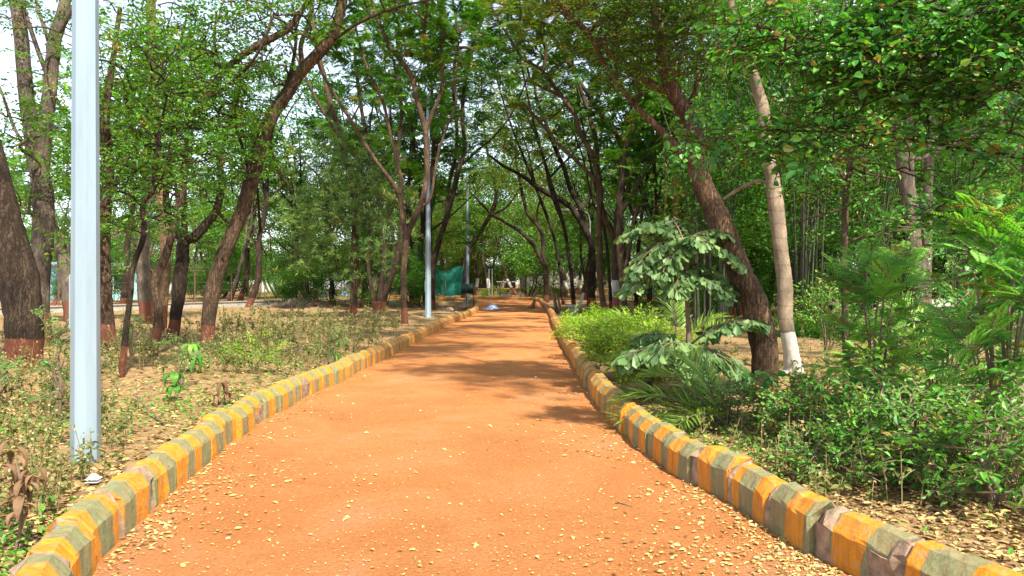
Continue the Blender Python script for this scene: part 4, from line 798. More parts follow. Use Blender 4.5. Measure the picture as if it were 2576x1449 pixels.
for i, (px, Y, hp, wp) in enumerate([(1800, 33, 60, 160), (1900, 34, 70, 130), (2200, 36, 80, 180), (2380, 30, 90, 200), (1650, 40, 50, 110), (1240, 72, 22, 90), (1345, 74, 26, 80), (1120, 76, 30, 90), (1400, 66, 24, 60), (820, 70, 30, 120), (900, 62, 26, 70)]):
    shrub('distant_shrub', ['leafy shrub low behind the palm fronds', 'leafy shrub right behind the huge leaning trunk', 'shrub before the low green wall', 'wide shrub in the shade at far right', 'shrub right of the red footed trunks', 'pale shrub beyond the far kerb in the middle of the view', 'shrub beyond the bend under the arching limb', 'shrub behind the green net', 'shrub left of the flared black trunk', 'shrub behind the rubble heap', 'shrub behind the dark stem clump'][i], px, Y, hp, wp, 34, 'leaf_left' if i < 5 else 'leaf_yellow', 'farfine', .5, 6, .05, twigs=False)
# left side bushes
shrub('low_shrub', 'low yellow green shrub by the left kerb in the middle distance', 640, 11.6, 75, 130, 44, 'leaf_hedge', 'small', .2, 7, .1)
for i, (px, by, hp, wp, n) in enumerate([(452, 985, 130, 60, 14), (150, 1065, 290, 90, 26), (330, 905, 130, 70, 20), (560, 925, 50, 60, 12), (-10, 1040, 110, 90, 20), (830, 935, 110, 60, 16)]):
    Y = 2660 / (by - 710)
    shrub('weedy_bush', ['small green weed clump right of the near lamp post', 'tall weed leaning on the left side of the near lamp post', 'green weeds round the foot of the slender dark stem', 'tiny green weed under the big leaning trunk', 'weeds round the foot of the thick dark trunk', 'upright dark green weed by the left kerb among dry stalks'][i], px, Y, hp, wp, n, 'leaf_cover', 'small', .2, 5, .05, cat='weed', scale=(.6, 1.0))
# drooping long leaved sapling (young mango) and the withered one
def droop_plant(name, label, px, by, hpx, nl, leaf, L, mat='twig', whorls=3, w=.12, spread=1.0, wild=0):
    Y = 2660 / (by - 710); b = P(px, 710, Y); b[2] = 0; h = hpx / F * Y; st, lf = Acc(), Acc()
    t = np.linspace(0, 1, 6); p = b + np.c_[.04 * np.sin(t * 3), 0 * t, h * t]; tube(st, p, np.linspace(.011, .005, 6), 5)
    for k in range(whorls):
        c = b + [.04 * math.sin((.55 + .45 * k / max(1, whorls - 1)) * 3), 0, h * (.55 + .45 * k / max(1, whorls - 1))]
        for q in range(nl):
            a = q / nl * 6.28 + rng.uniform(0, .6); u = np.array([math.cos(a), math.sin(a), 0]) * spread; l = L * rng.uniform(.7 - .35 * wild, 1.1 + .2 * wild); c = c + wild * rng.normal(0, .03, 3); u = u + wild * rng.normal(0, .4, 3) * [1, 1, .3]; m = 7; s = np.linspace(0, 1, m)
            mid = c + u * l * (.55 * np.sin(s * 1.9))[:, None] + np.c_[0 * s, 0 * s, l * (.25 * s - .95 * s * s)]
            wd = w * l * np.sin(np.pi * np.clip(s * .93 + .04, 0, 1)) ** .8; sd = np.cross(u, [0, 0, 1.0]); sd /= np.linalg.norm(sd)
            v = np.concatenate([mid + sd * wd[:, None] + [0, 0, .012], mid, mid - sd * wd[:, None] + [0, 0, .012]])
            f = [[i, i + 1, m + i + 1, m + i] for i in range(m - 1)] + [[m + i, m + i + 1, 2 * m + i + 1, 2 * m + i] for i in range(m - 1)]
            lf.add(v, f, np.full(3 * m, rng.uniform(.1, .9)))
    e = thing(name, b, label, 'plant'); st.build('stem', M['twig'], e, b); lf.build('leaves', M[leaf], e, b)
droop_plant('mango_sapling', 'young plant with long drooping green leaves left of the big leaning trunk', 478, 945, 78, 8, 'leaf_shrub', .34)
droop_plant('withered_sapling', 'small withered plant with hanging brown green leaves near the left kerb', 556, 1020, 55, 6, 'leaf_dead', .22, whorls=2)
droop_plant('broad_leaf_seedling', 'bright green seedling with a few broad leaves right of the near lamp post', 436, 1010, 70, 5, 'leaf_cover', .2, w=.24, whorls=2)
droop_plant('withered_weed', 'tall withered weed with curled brown leaves in the bottom left corner', 36, 1400, 250, 6, 'leaf_dead', .12, w=.15, whorls=9, wild=1)
droop_plant('young_palm', 'dark little palm seedling among dry stalks on the left', 838, 915, 40, 9, 'leaf_shrub', .34, w=.07, whorls=1)
# palms: date fronds and fishtail fronds
def arc(b, az, L, up, droop, n=22):
    s = np.linspace(0, 1, n); u = np.array([math.cos(az), math.sin(az), 0])
    return b + u * (L * (s * math.cos(up)))[:, None] + np.array([0, 0, 1.0]) * (L * (s * math.sin(up) - droop * s * s))[:, None]
def date_frond(st, lf, b, az, L, up, droop, ll=.34):
    p = arc(b, az, L, up, droop, 30); tube(st, p, np.linspace(.012, .003, 30), 4)
    d = np.gradient(p, axis=0); d /= np.linalg.norm(d, axis=1)[:, None]
    av, af, ar = [], [], []
    for sd in (1, -1):
        for k in range(2):
            i = np.arange(3, 30); q = p[i] + d[i] * rng.uniform(0, .03, (27, 1)); s = np.cross(d[i], [0, 0, 1.0]); s /= np.linalg.norm(s, axis=1)[:, None]; upv = np.cross(s, d[i])
            t = i / 29; dd = d[i] * .75 + s * sd * .8 + upv * rng.uniform(.0, .45, (27, 1)) + rng.normal(0, .1, (27, 3))
            rep(dia_t(.032), q, dd, upv + rng.normal(0, .3, (27, 3)), ll * (.55 + .6 * np.sin(t * 2.6)) * rng.uniform(.85, 1.1, 27), av, af, ar, rng.uniform(.1, .9, 27))
    lf.add(np.concatenate(av), np.concatenate(af), np.concatenate(ar))
def date_clump(label, b, fronds, name='young_date_palm', ll=.3):
    st, lf = Acc(), Acc()
    for az, L, up, dr in fronds: date_frond(st, lf, np.asarray(b) + [rng.normal(0, .04), rng.normal(0, .04), .05], math.radians(az), L, math.radians(up), dr, ll)
    e = thing(name, b, label, 'palm'); st.build('ribs', M['twig'], e, b); lf.build('fronds', M['leaf_date'], e, b)
date_clump('young date palm whose stiff fronds arch over the ground left of the huge trunk foot', G(1820, 1080), [(178, 1.2, 42, .5), (198, 1.1, 25, .35), (160, 1.2, 58, .5), (120, 1.1, 66, .4), (215, .8, 35, .5)])
date_clump('young date palm with spiky fronds among the bushes on the right', G(2400, 1050), [(178, 1.9, 52, .5), (160, 1.7, 65, .4), (200, 1.8, 40, .45), (120, 1.6, 70, .3), (20, 1.8, 50, .5), (-10, 1.8, 40, .4)], ll=.36)
date_clump('date palm fronds behind the lower fishtail frond', G(1700, 905), [(180, 1.9, 40, .35), (160, 1.9, 50, .4), (200, 1.7, 30, .3), (90, 1.6, 70, .3), (20, 1.8, 45, .4), (0, 1.5, 60, .4), (220, 1.4, 55, .5)], ll=.36)
cr, cl = Acc(), Acc()
# crown of the date palm on the left (seen at the left edge as well: a second palm)
def palm_head(b, Rl, n=26, ll=.4):
    st, lf = Acc(), Acc()
    for i in range(n): date_frond(st, lf, b, rng.uniform(0, 6.28), Rl * rng.uniform(.8, 1.1), math.radians(rng.uniform(-10, 70)), rng.uniform(.35, .8), ll)
    return st, lf
pb = P(-60, 440, 17.5); st, lf = palm_head(pb, 1.6)
b0 = np.array([pb[0] - .3, 17.5, 0]); tr = Acc(); tube(tr, np.array([b0 + [0, 0, -.1], (b0 + pb) / 2 + [.1, 0, 0], pb]), [.2, .16, .15], 10, .08)
e = thing('edge_date_palm', b0, 'date palm whose dark fronds poke in at the left edge behind the trunk', 'palm'); tr.build('trunk', M['bark_palm'], e, b0); st.build('ribs', M['twig'], e, b0); lf.build('fronds', M['leaf_shrub'], e, b0)
# fishtail palm
wedge = T([(0, 0, 0), (-.30, .80, .05), (-.08, .97, -.02), (.0, .86, -.04), (.12, 1.03, -.06), (.36, .70, .03)], [(0, 3, 2, 1), (0, 5, 4, 3)])
def fish_frond(st, lf, b, az, L, up, droop, ls=.17):
    p = arc(b, az, L, up, droop, 26); tube(st, p, np.linspace(.016, .004, 26), 5); d = np.gradient(p, axis=0); d /= np.linalg.norm(d, axis=1)[:, None]
    av, af, ar = [], [], []
    for i in range(5, 26, 4):                  # side ribs with wedge leaflets
        for sd in (1, -1):
            s = np.cross(d[i], [0, 0, 1.0]); s /= np.linalg.norm(s); q = s * sd * .85 + d[i] * .6 + np.array([0, 0, .05]); q /= np.linalg.norm(q)
            l2 = L * .30 * math.sin(.5 + 2.2 * i / 26); t = np.linspace(0.15, 1, 6); pp = p[i] + q * (t * l2)[:, None] - np.array([0, 0, .5]) * ((t * l2) ** 2)[:, None]
            tube(st, np.vstack([p[i], pp]), np.linspace(.005, .002, 7), 3)
            for sg in (1, -1):
                q2 = np.cross(q, [0, 0, 1.0]) * sg; n = 6
                rep(wedge, pp + rng.normal(0, .012, (6, 3)), q * .55 + q2 * .5 + np.array([0, 0, -.75]) + rng.normal(0, .22, (n, 3)), rnd_up(n, .5), ls * rng.uniform(.75, 1.2, n), av, af, ar, rng.uniform(.1, .93, n))
    lf.add(np.concatenate(av), np.concatenate(af), np.concatenate(ar))
b = G(1728, 1010); st, lf = Acc(), Acc()
top = np.array([b[0] - .03, b[1], 1.85]); tube(st, [b + [0, 0, -.05], b + [.02, 0, .8], top], [.035, .03, .022], 7)
low = b + [0, 0, .62]
for az, L, up, dr in [(184, .88, 40, .5), (205, .75, 20, .75), (165, .7, 55, .5), (12, .62, 45, .5), (-20, .6, 15, .6), (232, .55, 0, .6), (290, .5, 35, .6), (110, .55, 60, .3)]: fish_frond(st, lf, top, math.radians(az), L, math.radians(up), dr, .115)
for az, L, up, dr, zz in [(190, .7, 10, .5, -.28), (20, .55, 5, .6, -.22), (245, .5, 20, .7, -.35), (-35, .5, 20, .6, -.42), (150, .5, 15, .4, -.3)]: fish_frond(st, lf, top + [0, 0, zz], math.radians(az), L, math.radians(up), dr, .12)
for az, L, up, dr in [(195, .8, 18, .4), (-8, 1.05, 46, .4), (-45, .7, 12, .5), (228, .75, 30, .5), (268, .6, 12, .5), (168, .7, 45, .5)]: fish_frond(st, lf, low, math.radians(az), L, math.radians(up), dr, .15)
e = thing('fishtail_palm', b, 'fishtail palm with two tiers of grey green wedge shaped leaflets', 'palm'); st.build('stem', M['twig'], e, b); lf.build('leaflets', M['leaf_fishtail'], e, b)
# ------------------------------------------------------------------ litter, weeds, ground cover (nobody could count these)
def gz(X, Y):
    eL, eR = path_edges(np.minimum(Y, 50)); on = (X > eL) & (X < eR) 
    off = np.clip(np.maximum(eL - .8 - X, X - eR - .8), 0, 1)
    z = off * (.05 * np.sin(X * 1.3 + Y * .5) * np.cos(Y * .7 - X * .3) + .035 * np.sin(X * 2.9 - Y * 1.7) + .04)
    t = np.clip((X - eL) / (eR - eL), 0, 1)
    return np.where(on, .016 + .025 * np.sin(np.pi * t), z + .004)
def flat_leaves(name, X, Y, size, tmpl, mat, tilt=.28, lift=.006):
    n = len(X); a = Acc(); av, af, ar = [], [], []
    th = rng.uniform(0, 6.28, n); d = np.c_[np.cos(th), np.sin(th), rng.normal(0, .12, n)]
    pos = np.c_[X, Y, gz(X, Y) + lift + rng.random(n) * lift]
    rep(tmpl, pos, d, rnd_up(n, tilt), size, av, af, ar, rng.random(n))
    a.add(np.concatenate(av), np.concatenate(af), np.concatenate(ar)); o = a.build(name, M[mat]); return tag(o, kind='stuff')
def in_view(n, y0, y1, p0=-60, p1=2640, power=1.0):
    # even over the picture rows: more per square metre close by
    u = rng.random(n); Y = 1 / (1 / y0 + (1 / y1 - 1 / y0) * u ** power); X = (rng.uniform(p0, p1, n) - CX) / F * Y; return X, Y
X, Y = in_view(64000, 3.3, 34); eL, eR = path_edges(Y); m = (X < eL - .27) | (X > eR + .27); X, Y = X[m], Y[m]
dens = .5 + .5 * np.sin(X * 1.1 + 1.7 * np.sin(Y * .6)) * np.cos(Y * .8 + X * .4); m = rng.random(len(X)) < .45 + .55 * dens; X, Y = X[m], Y[m]
flat_leaves('leaf_litter', X, Y, (.012 + .058 * rng.random(len(X)) ** 1.8) * (1 + Y / 45), leaf_t(.27, .08, .1), 'leaf_litter', .25, .006)
# leaves blown against both kerbs, thinning out over the path
X, Y = in_view(62000, 3.2, 40, 200, 2400); eL, eR = path_edges(Y)
dR = eR - X; dL = X - eL
wig = .12 * np.sin(Y * 2.1) + .1 * np.sin(Y * 5.3 + 1)
pr = np.exp(-np.maximum(dR, 0) / (.24 + wig * .8)) * 1.0 + np.exp(-np.maximum(dL, 0) / (.20 - wig * .6)) * 1.0
m = (dR > .02) & (dL > .02) & (rng.random(len(X)) < pr); X1, Y1 = X[m], Y[m]
flat_leaves('kerbside_leaves', X1, Y1, (.008 + .032 * rng.random(len(X1)) ** 2) * (1 + Y1 / 50), leaf_t(.27, .08, .1), 'leaf_kerb', .25, .004)
X, Y = in_view(4200, 3.2, 45, 200, 2300, 1.1); eL, eR = path_edges(Y); m = (X > eL + .05) & (X < eR - .05); X, Y = X[m], Y[m]
flat_leaves('fallen_leaves', X, Y, rng.uniform(.005, .014, len(X)) * (1 + Y / 20) * (1 + 1.3 * (rng.random(len(X)) < .07)), leaf_t(.3, .1, .1), 'leaf_pathdrop', .3, .003)
# green creeping ground cover
X, Y = in_view(44000, 3.4, 24, -60, 2640); eL, eR = path_edges(Y); m = (X < eL - .35) | (X > eR + .4); X, Y = X[m], Y[m]
pt = np.sin(X * .9 + 2 * np.sin(Y * .45)) + np.cos(Y * 1.3 - X * .5) * .7 + np.where(X < -2.5, .55, .1) - np.where(Y > 12, .7, 0)
m = rng.random(len(X)) < np.clip(pt * .6, .02, .9); X, Y = X[m], Y[m]; n = len(X)
a = Acc(); av, af, ar = [], [], []
d = rng.standard_normal((n, 3)); d[:, 2] = np.abs(d[:, 2]) * .7
rep(leaf_t(.25, .1, .1), np.c_[X, Y, gz(X, Y) + rng.random(n) ** 2 * .10], d, rnd_up(n, .5), rng.uniform(.018, .05, n) * (1 + Y / 30), av, af, ar, rng.random(n))
a.add(np.concatenate(av), np.concatenate(af), np.concatenate(ar)); tag(a.build('ground_cover', M['leaf_cover']), kind='stuff')
# dry seeding weeds: thin stalks with small leaves and fluffy heads
def weeds(name, pts, h0, h1, seed_frac=.6):
    st, lf = Acc(), Acc()
    for X, Y in pts:
        h = rng.uniform(h0, h1); z = float(gz(np.array([X]), np.array([Y]))[0]); b = np.array([X, Y, z]); l = rng.normal(0, .12, 2) * h
        t = np.linspace(0, 1, 4); p = b + np.c_[l[0] * t ** 1.5, l[1] * t ** 1.5, h * t]; tube(st, p, np.linspace(.0035, .0015, 4) * (1 + Y / 18), 3)
        stems = [p]
        for k in range(3):
            i0 = p[1] + (p[2] - p[1]) * rng.random(); q = i0 + np.array([rng.normal(0, .12), rng.normal(0, .12), rng.uniform(.1, .3)]) * h; pp = np.array([i0, (i0 + q) / 2 + [0, 0, .01], q]); tube(st, pp, np.array([.002, .0015, .001]) * (1 + Y / 18), 3); stems.append(pp)
        n = int(14 * h / .5) + 8; av, af, ar = [], [], []
        S = [stems[rng.integers(len(stems))] for _ in range(n)]; tt = rng.random(n)
        q = np.array([s[0] + (s[-1] - s[0]) * u for s, u in zip(S, tt)]); d = rng.standard_normal((n, 3)); d[:, 2] = d[:, 2] * .5
        dry = rng.random() * .5
        rep(leaf_t(.25), q, d, rnd_up(n, .6), rng.uniform(.02, .05, n) * (1 + Y / 30), av, af, ar, np.clip(dry + rng.normal(0, .2, n), 0, 1))
        if rng.random() < seed_frac:
            m = 12; e = np.repeat(np.array([s[-1] for s in stems]), 3, axis=0) + rng.normal(0, .018, (12, 3)); rep(dia_t(.45), e, rng.standard_normal((m, 3)), rng.standard_normal((m, 3)), rng.uniform(.014, .026, m) * (1 + Y / 30), av, af, ar, rng.uniform(.85, 1, m))
        lf.add(np.concatenate(av), np.concatenate(af), np.concatenate(ar))
    v = Acc(); v.v = st.v + [x for x in lf.v]; v.f = st.f + [f + st.n for f in lf.f]; v.r = [np.full(len(x), .9) for x in st.v] + lf.r; v.n = st.n + lf.n
    return tag(v.build(name, M['leaf_weed']), kind='stuff')
def wpts(n, px0, px1, y0, y1, side):
    out = []
    while len(out) < n:
        Y = 1 / (1 / y0 + (1 / y1 - 1 / y0) * rng.random()); X = (rng.uniform(px0, px1) - CX) / F * Y; eL, eR = path_edges(np.array([Y]))
        if (side < 0 and X < eL[0] - .55) or (side > 0 and X > eR[0] + .5): out.append((X, Y))
    return out
weeds('dry_weeds', wpts(300, 560, 1010, 13, 30, -1), .25, .65)
weeds('tall_grass_weeds', wpts(260, 260, 900, 10, 26, -1), .2, .6, .7)
weeds('roadside_weeds', wpts(130, -40, 330, 4.1, 9, -1), .12, .40)
weeds('seeding_weeds', wpts(120, -40, 300, 8, 16, -1), .2, .5)
weeds('undergrowth_weeds', wpts(230, 1700, 2600, 4.6, 11, 1), .12, .40, .2)
weeds('woodland_weeds', wpts(120, 1450, 2600, 11, 26, 1), .15, .5, .2)
# ------------------------------------------------------------------ built things
M['galv'] = plain('galvanised_steel', (.32, .41, .47), .42, .3, 2.2, .3, .05, streak=True, spec=.5)
M['galv_dark'] = plain('weathered_steel', (.30, .31, .30), .6, .4, 8, .3, .2)
M['rust'] = plain('rusted_iron', (.16, .09, .06), .85, .5, 14, .1, .3)
M['concrete'] = plain('grey_concrete', (.38, .36, .32), .9, .35, 5, bump=.5)
M['concrete_pale'] = plain('pale_concrete', (.34, .31, .25), .9, .35, 1.5, bump=.4)
M['pink_concrete'] = plain('pinkish_concrete', (.42, .28, .24), .9, .3, 6, bump=.4)
M['white_wall'] = plain('white_wall', (.62, .64, .64), .8, .3, 1.2)
M['cyan_wall'] = plain('faded_turquoise_wall', (.33, .60, .62), .8, .2, 2)
M['roof_sheet'] = plain('roof_sheet', (.30, .42, .50), .5, .3, 1.5, .2)
M['dark_sheet'] = plain('dark_tarp', (.03, .03, .035), .7, .3, 2)
M['glass'] = plain('window_glass', (.05, .07, .08), .15, .2, 1, spec=.8)
M['stone_wall'] = plain('rubble_wall', (.28, .22, .16), .95, .55, 2.6, bump=1.0, c2=(.12, .085, .06))
M['low_wall_green'] = plain('mossy_green_wall', (.26, .28, .12), .9, .4, 3.0, bump=.6, c2=(.13, .13, .07))
M['wall_cap'] = plain('yellow_green_cap', (.42, .42, .14), .85, .3, 4)
M['yellow_cap'] = plain('yellow_painted_cap', (.62, .42, .05), .8, .4, 3, c2=(.35, .25, .10))
M['earth_wall'] = plain('earth_brown_wall', (.30, .19, .12), .95, .4, 2.5, bump=.6)
M['bin_green'] = plain('bin_green', (.015, .055, .045), .45, .3, 4, .1)
M['net'] = leafmat('green_shade_net', [(0, (.012, .12, .09)), (1, (.03, .21, .155))], .3, .8, .1, tcol=(.6, 1, .9))
M['plastic_blue'] = plain('crumpled_plastic', (.75, .77, .82), .35, .5, 5, c2=(.10, .22, .55), bump=.5)
M['plastic_white'] = plain('white_plastic_bag', (.80, .80, .78), .4, .25, 9, bump=.5)
M['tarp_blue'] = plain('blue_tarp', (.03, .22, .38), .5, .4, 4, bump=.5)
M['straw'] = plain('broom_straw', (.30, .20, .11), .9, .5, 30)
M['stone'] = plain('brown_stone', (.42, .27, .17), .9, .4, 9, bump=.6)
M['wood'] = plain('dry_wood', (.20, .14, .09), .9, .5, 12, bump=.5)
M['rubble'] = plain('dark_rubble', (.20, .14, .10), .95, .6, 5, bump=1.0)
M['orange_cloth'] = plain('orange_blossom', (.75, .16, .03), .8, .3, 6)
M['lamp_glass'] = plain('lamp_glass', (.70, .74, .72), .25, .1, 2, spec=.6)
def bmobj(name, bm, mat, parent=None, loc=None, smooth=False):
    me = bpy.data.meshes.new(name); bm.normal_update(); bm.to_mesh(me); bm.free(); me.materials.append(M[mat])
    if smooth:
        for p_ in me.polygons: p_.use_smooth = True
    o = bpy.data.objects.new(name, me); col.objects.link(o)
    if parent: o.parent = parent
    if loc is not None: o.location = tuple(loc)
    return o
def add_box(bm, c, s, rz=0, bev=0):
    r = bmesh.ops.create_cube(bm, size=1); vs = r['verts']; bmesh.ops.scale(bm, vec=s, verts=vs)
    if bev: 
        e = list({e for v in vs for e in v.link_edges}); q = bmesh.ops.bevel(bm, geom=e, offset=bev, segments=2, affect='EDGES'); vs = list({v for f in q['faces'] for v in f.verts} | {v for v in vs if v.is_valid})
    bmesh.ops.rotate(bm, cent=(0, 0, 0), matrix=Matrix.Rotation(rz, 3, 'Z'), verts=vs); bmesh.ops.translate(bm, vec=c, verts=vs); return vs
def add_cyl(bm, p0, p1, r0, r1=None, seg=12, cap=True):
    p0, p1 = Vector(p0), Vector(p1); d = p1 - p0
    r = bmesh.ops.create_cone(bm, cap_ends=cap, segments=seg, radius1=r0, radius2=r0 if r1 is None else r1, depth=d.length)
    bmesh.ops.rotate(bm, cent=(0, 0, 0), matrix=d.to_track_quat('Z', 'Y').to_matrix(), verts=r['verts']); bmesh.ops.translate(bm, vec=(p0 + p1) / 2, verts=r['verts']); return r['verts']
# street lamps: octagonal tapered steel poles with a short arm and flat lamp head
def lamp(label, X, Y, r0, r1, h, az):
    e = thing('street_lamp', (X, Y, 0), label, 'street lamp', 'octagonal steel street lamps along the path')
    bm = bmesh.new(); vs = add_cyl(bm, (0, 0, 0), (0, 0, h), r0, r1, 8); bmesh.ops.rotate(bm, cent=(0, 0, 0), matrix=Matrix.Rotation(math.radians(22.5 + 8), 3, 'Z'), verts=vs)
    bmobj('pole', bm, 'galv', e)
    if r0 > .11:
     bm = bmesh.new(); add_box(bm, (0, 0, .03), (r0 * 3.6, r0 * 3.6, .03), 0, .004)
     for sx in (-1, 1):
        for sy in (-1, 1): add_cyl(bm, (sx * r0 * 1.4, sy * r0 * 1.4, .04), (sx * r0 * 1.4, sy * r0 * 1.4, .10), .014)
     bmobj('base_plate', bm, 'galv_dark', e)
    bm = bmesh.new(); add_box(bm, (-r0 * .93, -r0 * .1, 1.25), (.012, r0 * .6, .42), 0, .002); bmobj('service_hatch', bm, 'galv', e)
    u = Vector((math.cos(az), math.sin(az), 0)); bm = bmesh.new(); add_cyl(bm, Vector((0, 0, h - .12)), Vector((0, 0, h + .04)), r1 * 1.25)
    add_cyl(bm, Vector((0, 0, h - .05)), u * .95 + Vector((0, 0, h + .16)), .026); add_cyl(bm, Vector((0, 0, h - .3)), u * .35 + Vector((0, 0, h + .02)), .014); bmobj('arm', bm, 'galv', e)
    bm = bmesh.new(); vs = add_box(bm, (0, 0, 0), (.62, .24, .07), 0, .02); bmesh.ops.rotate(bm, cent=(0, 0, 0), matrix=Matrix.Rotation(-math.radians(12), 3, 'Y'), verts=bm.verts[:])
    bmesh.ops.rotate(bm, cent=(0, 0, 0), matrix=Matrix.Rotation(az, 3, 'Z'), verts=bm.verts[:]); bmesh.ops.translate(bm, vec=u * 1.1 + Vector((0, 0, h + .19)), verts=bm.verts[:]); hd = bmobj('lamp_head', bm, 'galv', e)
    bm = bmesh.new(); add_box(bm, (0, 0, 0), (.46, .19, .012)); bmesh.ops.rotate(bm, cent=(0, 0, 0), matrix=Matrix.Rotation(-math.radians(12), 3, 'Y'), verts=bm.verts[:])
    bmesh.ops.rotate(bm, cent=(0, 0, 0), matrix=Matrix.Rotation(az, 3, 'Z'), verts=bm.verts[:]); bmesh.ops.translate(bm, vec=u * 1.1 + Vector((0, 0, h + .145)), verts=bm.verts[:]); bmobj('diffuser', bm, 'lamp_glass', hd)
    return e
l1 = G(215, 1160); lamp('nearest grey steel lamp post, huge on the left with a folded octagonal shaft', l1[0], l1[1], .107, .070, 8.9, math.radians(-25))
l2 = G(1077, 801); lamp('second steel lamp post with its arm, beside the y shaped tree', l2[0], l2[1], .125, .055, 9.1, math.radians(8))
lamp('farthest thin steel lamp post, rising behind the dark green bin', (1176 - CX) / F * 50, 50, .13, .06, 8.9, math.radians(10))
# little curved lamp arm on the right beside the black trunk
q0 = P(1472, 600, 44.5); e = thing('curved_lamp', (q0[0] + .3, 44.6, 0), 'small lamp with curved arm reaching left before the black trunk', 'street lamp')
ac = Acc(); hh = H + (710 - 545) / F * 44.5; tube(ac, np.array([[.0, 0, -.1], [0, 0, 2.5], [0, 0, hh - .3], [-.1, 0, hh + .15], [-.45, 0, hh + .42], [-.85, 0, hh + .45]]), [.045, .045, .04, .035, .03, .03], 8); ac.build('post', M['galv_dark'], e, smooth=True)
bm = bmesh.new(); add_box(bm, (-1.25, 0, hh + .42), (.95, .26, .11), 0, .04); bmobj('lamp_head', bm, 'lamp_glass', e)
# litter bin: drum slung between two posts
bb = G(1176, 771); e = thing('litter_bin', bb, 'dark green drum bin slung on iron posts beside the left kerb end', 'litter bin')
bm = bmesh.new(); add_cyl(bm, (-.33, 0, 1.02), (.33, 0, 1.02), .29, .27, 24); d = bmobj('drum', bm, 'bin_green', e)
bm = bmesh.new()
for x in (-.335, .335): add_cyl(bm, (x - .012, 0, 1.02), (x + .012, 0, 1.02), .305, .305, 24)
bmobj('rim', bm, 'bin_green', d)
for x in (-.05, .37):
    bm = bmesh.new(); add_cyl(bm, (x, -.32, -.05), (x, -.30, 1.05), .025, .022, 8); bmobj('post', bm, 'rust', e)
# green shade net hung between two poles beyond the far kerb
def net():
    Y = 66.; a = P(1093, 668, Y); b_ = P(1166, 669, Y); e = thing('shade_net', ((a[0] + b_[0]) / 2, Y, 0), 'sagging green shade net hung between thin posts beyond the bend', 'net')
    o = np.array(e.location); A = Acc(); n, m_ = 24, 16; u, v = np.meshgrid(np.linspace(0, 1, n), np.linspace(0, 1, m_))
    sag = .5 * np.sin(np.pi * np.clip(u * 1.35, 0, 1)) * (u < .74) + .12 * np.sin(np.pi * u)
    x = a[0] + (b_[0] - a[0]) * u; z = (a[2] - sag * .7 * (1 - v)) * (1 - v) + .25 * v + .05 * np.sin(u * 9) * v; y = Y + .10 * np.sin(u * 17 + v * 3) + .16 * np.sin(v * 9 + u * 4) * (.3 + v)
    i = np.arange(m_ - 1)[:, None] * n; j = np.arange(n - 1)[None]
    A.add(np.c_[x.ravel(), y.ravel(), z.ravel()], np.stack([i + j, i + j + 1, i + n + j + 1, i + n + j], -1).reshape(-1, 4), rng.random(n * m_) * .5 + .5 * np.abs(np.sin(v.ravel() * 12)))
    A.build('netting', M['net'], e, o, smooth=True)
    for xx, l in ((a[0], .1), (a[0] + 1.0, -.12), (b_[0], .05)):
        bm = bmesh.new(); add_cyl(bm, (xx - o[0] + l, .05, -.05), (xx - o[0], .05, a[2] + .1), .035, .03, 6); bmobj('post', bm, 'wood', e)
net()
# crumpled blue and white plastic on the path
def crumple(name, label, c, s, mat, cat='litter', n=14, hgt=1.0):
    A = Acc(); u, v = np.meshgrid(np.linspace(-1, 1, n), np.linspace(-1, 1, n)); r = np.sqrt(u ** 2 + v ** 2)
    x = u * s[0] / 2 * (1 + .1 * rng.standard_normal(u.shape)); y = v * s[1] / 2 * (1 + .1 * rng.standard_normal(u.shape)); z = s[2] * hgt * np.clip(1 - r, 0, 1) * (.5 + .7 * rng.random(u.shape)) + .02 + .03 * s[2] * rng.random(u.shape)
    i = np.arange(n - 1)[:, None] * n; j = np.arange(n - 1)[None]
    A.add(np.c_[x.ravel(), y.ravel(), z.ravel()], np.stack([i + j, i + j + 1, i + n + j + 1, i + n + j], -1).reshape(-1, 4)); A.add(np.c_[x.ravel(), y.ravel(), 0 * z.ravel() + .0], np.stack([i + n + j, i + n + j + 1, i + j + 1, i + j], -1).reshape(-1, 4))
    o = A.build(name, M[mat]); o.location = tuple(c); return tag(o, label, cat)
crumple('plastic_sheet', 'crumpled blue and white plastic sheet lying on the far path', G(1238, 780) + [0, 0, .03], (.8, .9, .30), 'plastic_blue')
crumple('plastic_bag', 'small clear white plastic bag among leaves behind the left kerb', G(236, 1222) + [0, 0, .03], (.085, .08, .045), 'plastic_white')
for i, (px, by, w_) in enumerate([(812, 752, 46), (868, 748, 26)]):
    g = G(px, by + 8); crumple('plastic_heap', ['pale blue plastic rubbish on the rubble heap', 'smaller plastic scrap right of the rubbish on the heap'][i], g + [0, 0, .35], (w_ / F * g[1], .6, .4), 'plastic_blue')
# rubble heap
for i, (px, by, w_, h_) in enumerate([(760, 775, 190, .7), (745, 893, 90, .16), (1115, 786, 60, .2)]):
    g = G(px, by); crumple('rubble_heap', ['long dark heap of rubble and soil on the left', 'small mound of dry twigs and leaves on the left', 'low dark heap of earth right of the second lamp post'][i], g, (w_ / F * g[1], 1.6 if i == 0 else .5, h_), 'rubble', 'heap', 18)
# stones by the left kerb
for i, (px, by, r) in enumerate([(1131, 785, .2), (1165, 779, .24), (1148, 789, .1)]):
    bm = bmesh.new(); bmesh.ops.create_icosphere(bm, subdivisions=2, radius=r)
    for v in bm.verts: v.co *= 1 + random.uniform(-.13, .13); v.co.z *= .75
    o = bmobj('stone', bm, 'stone', None, G(px, by) + [0, 0, r * .5]); tag(o, ['round brown stone behind the left kerb, left of the bin', 'largest brown stone, at the foot of the bin', 'smallest brown stone against the left kerb'][i], 'stone')
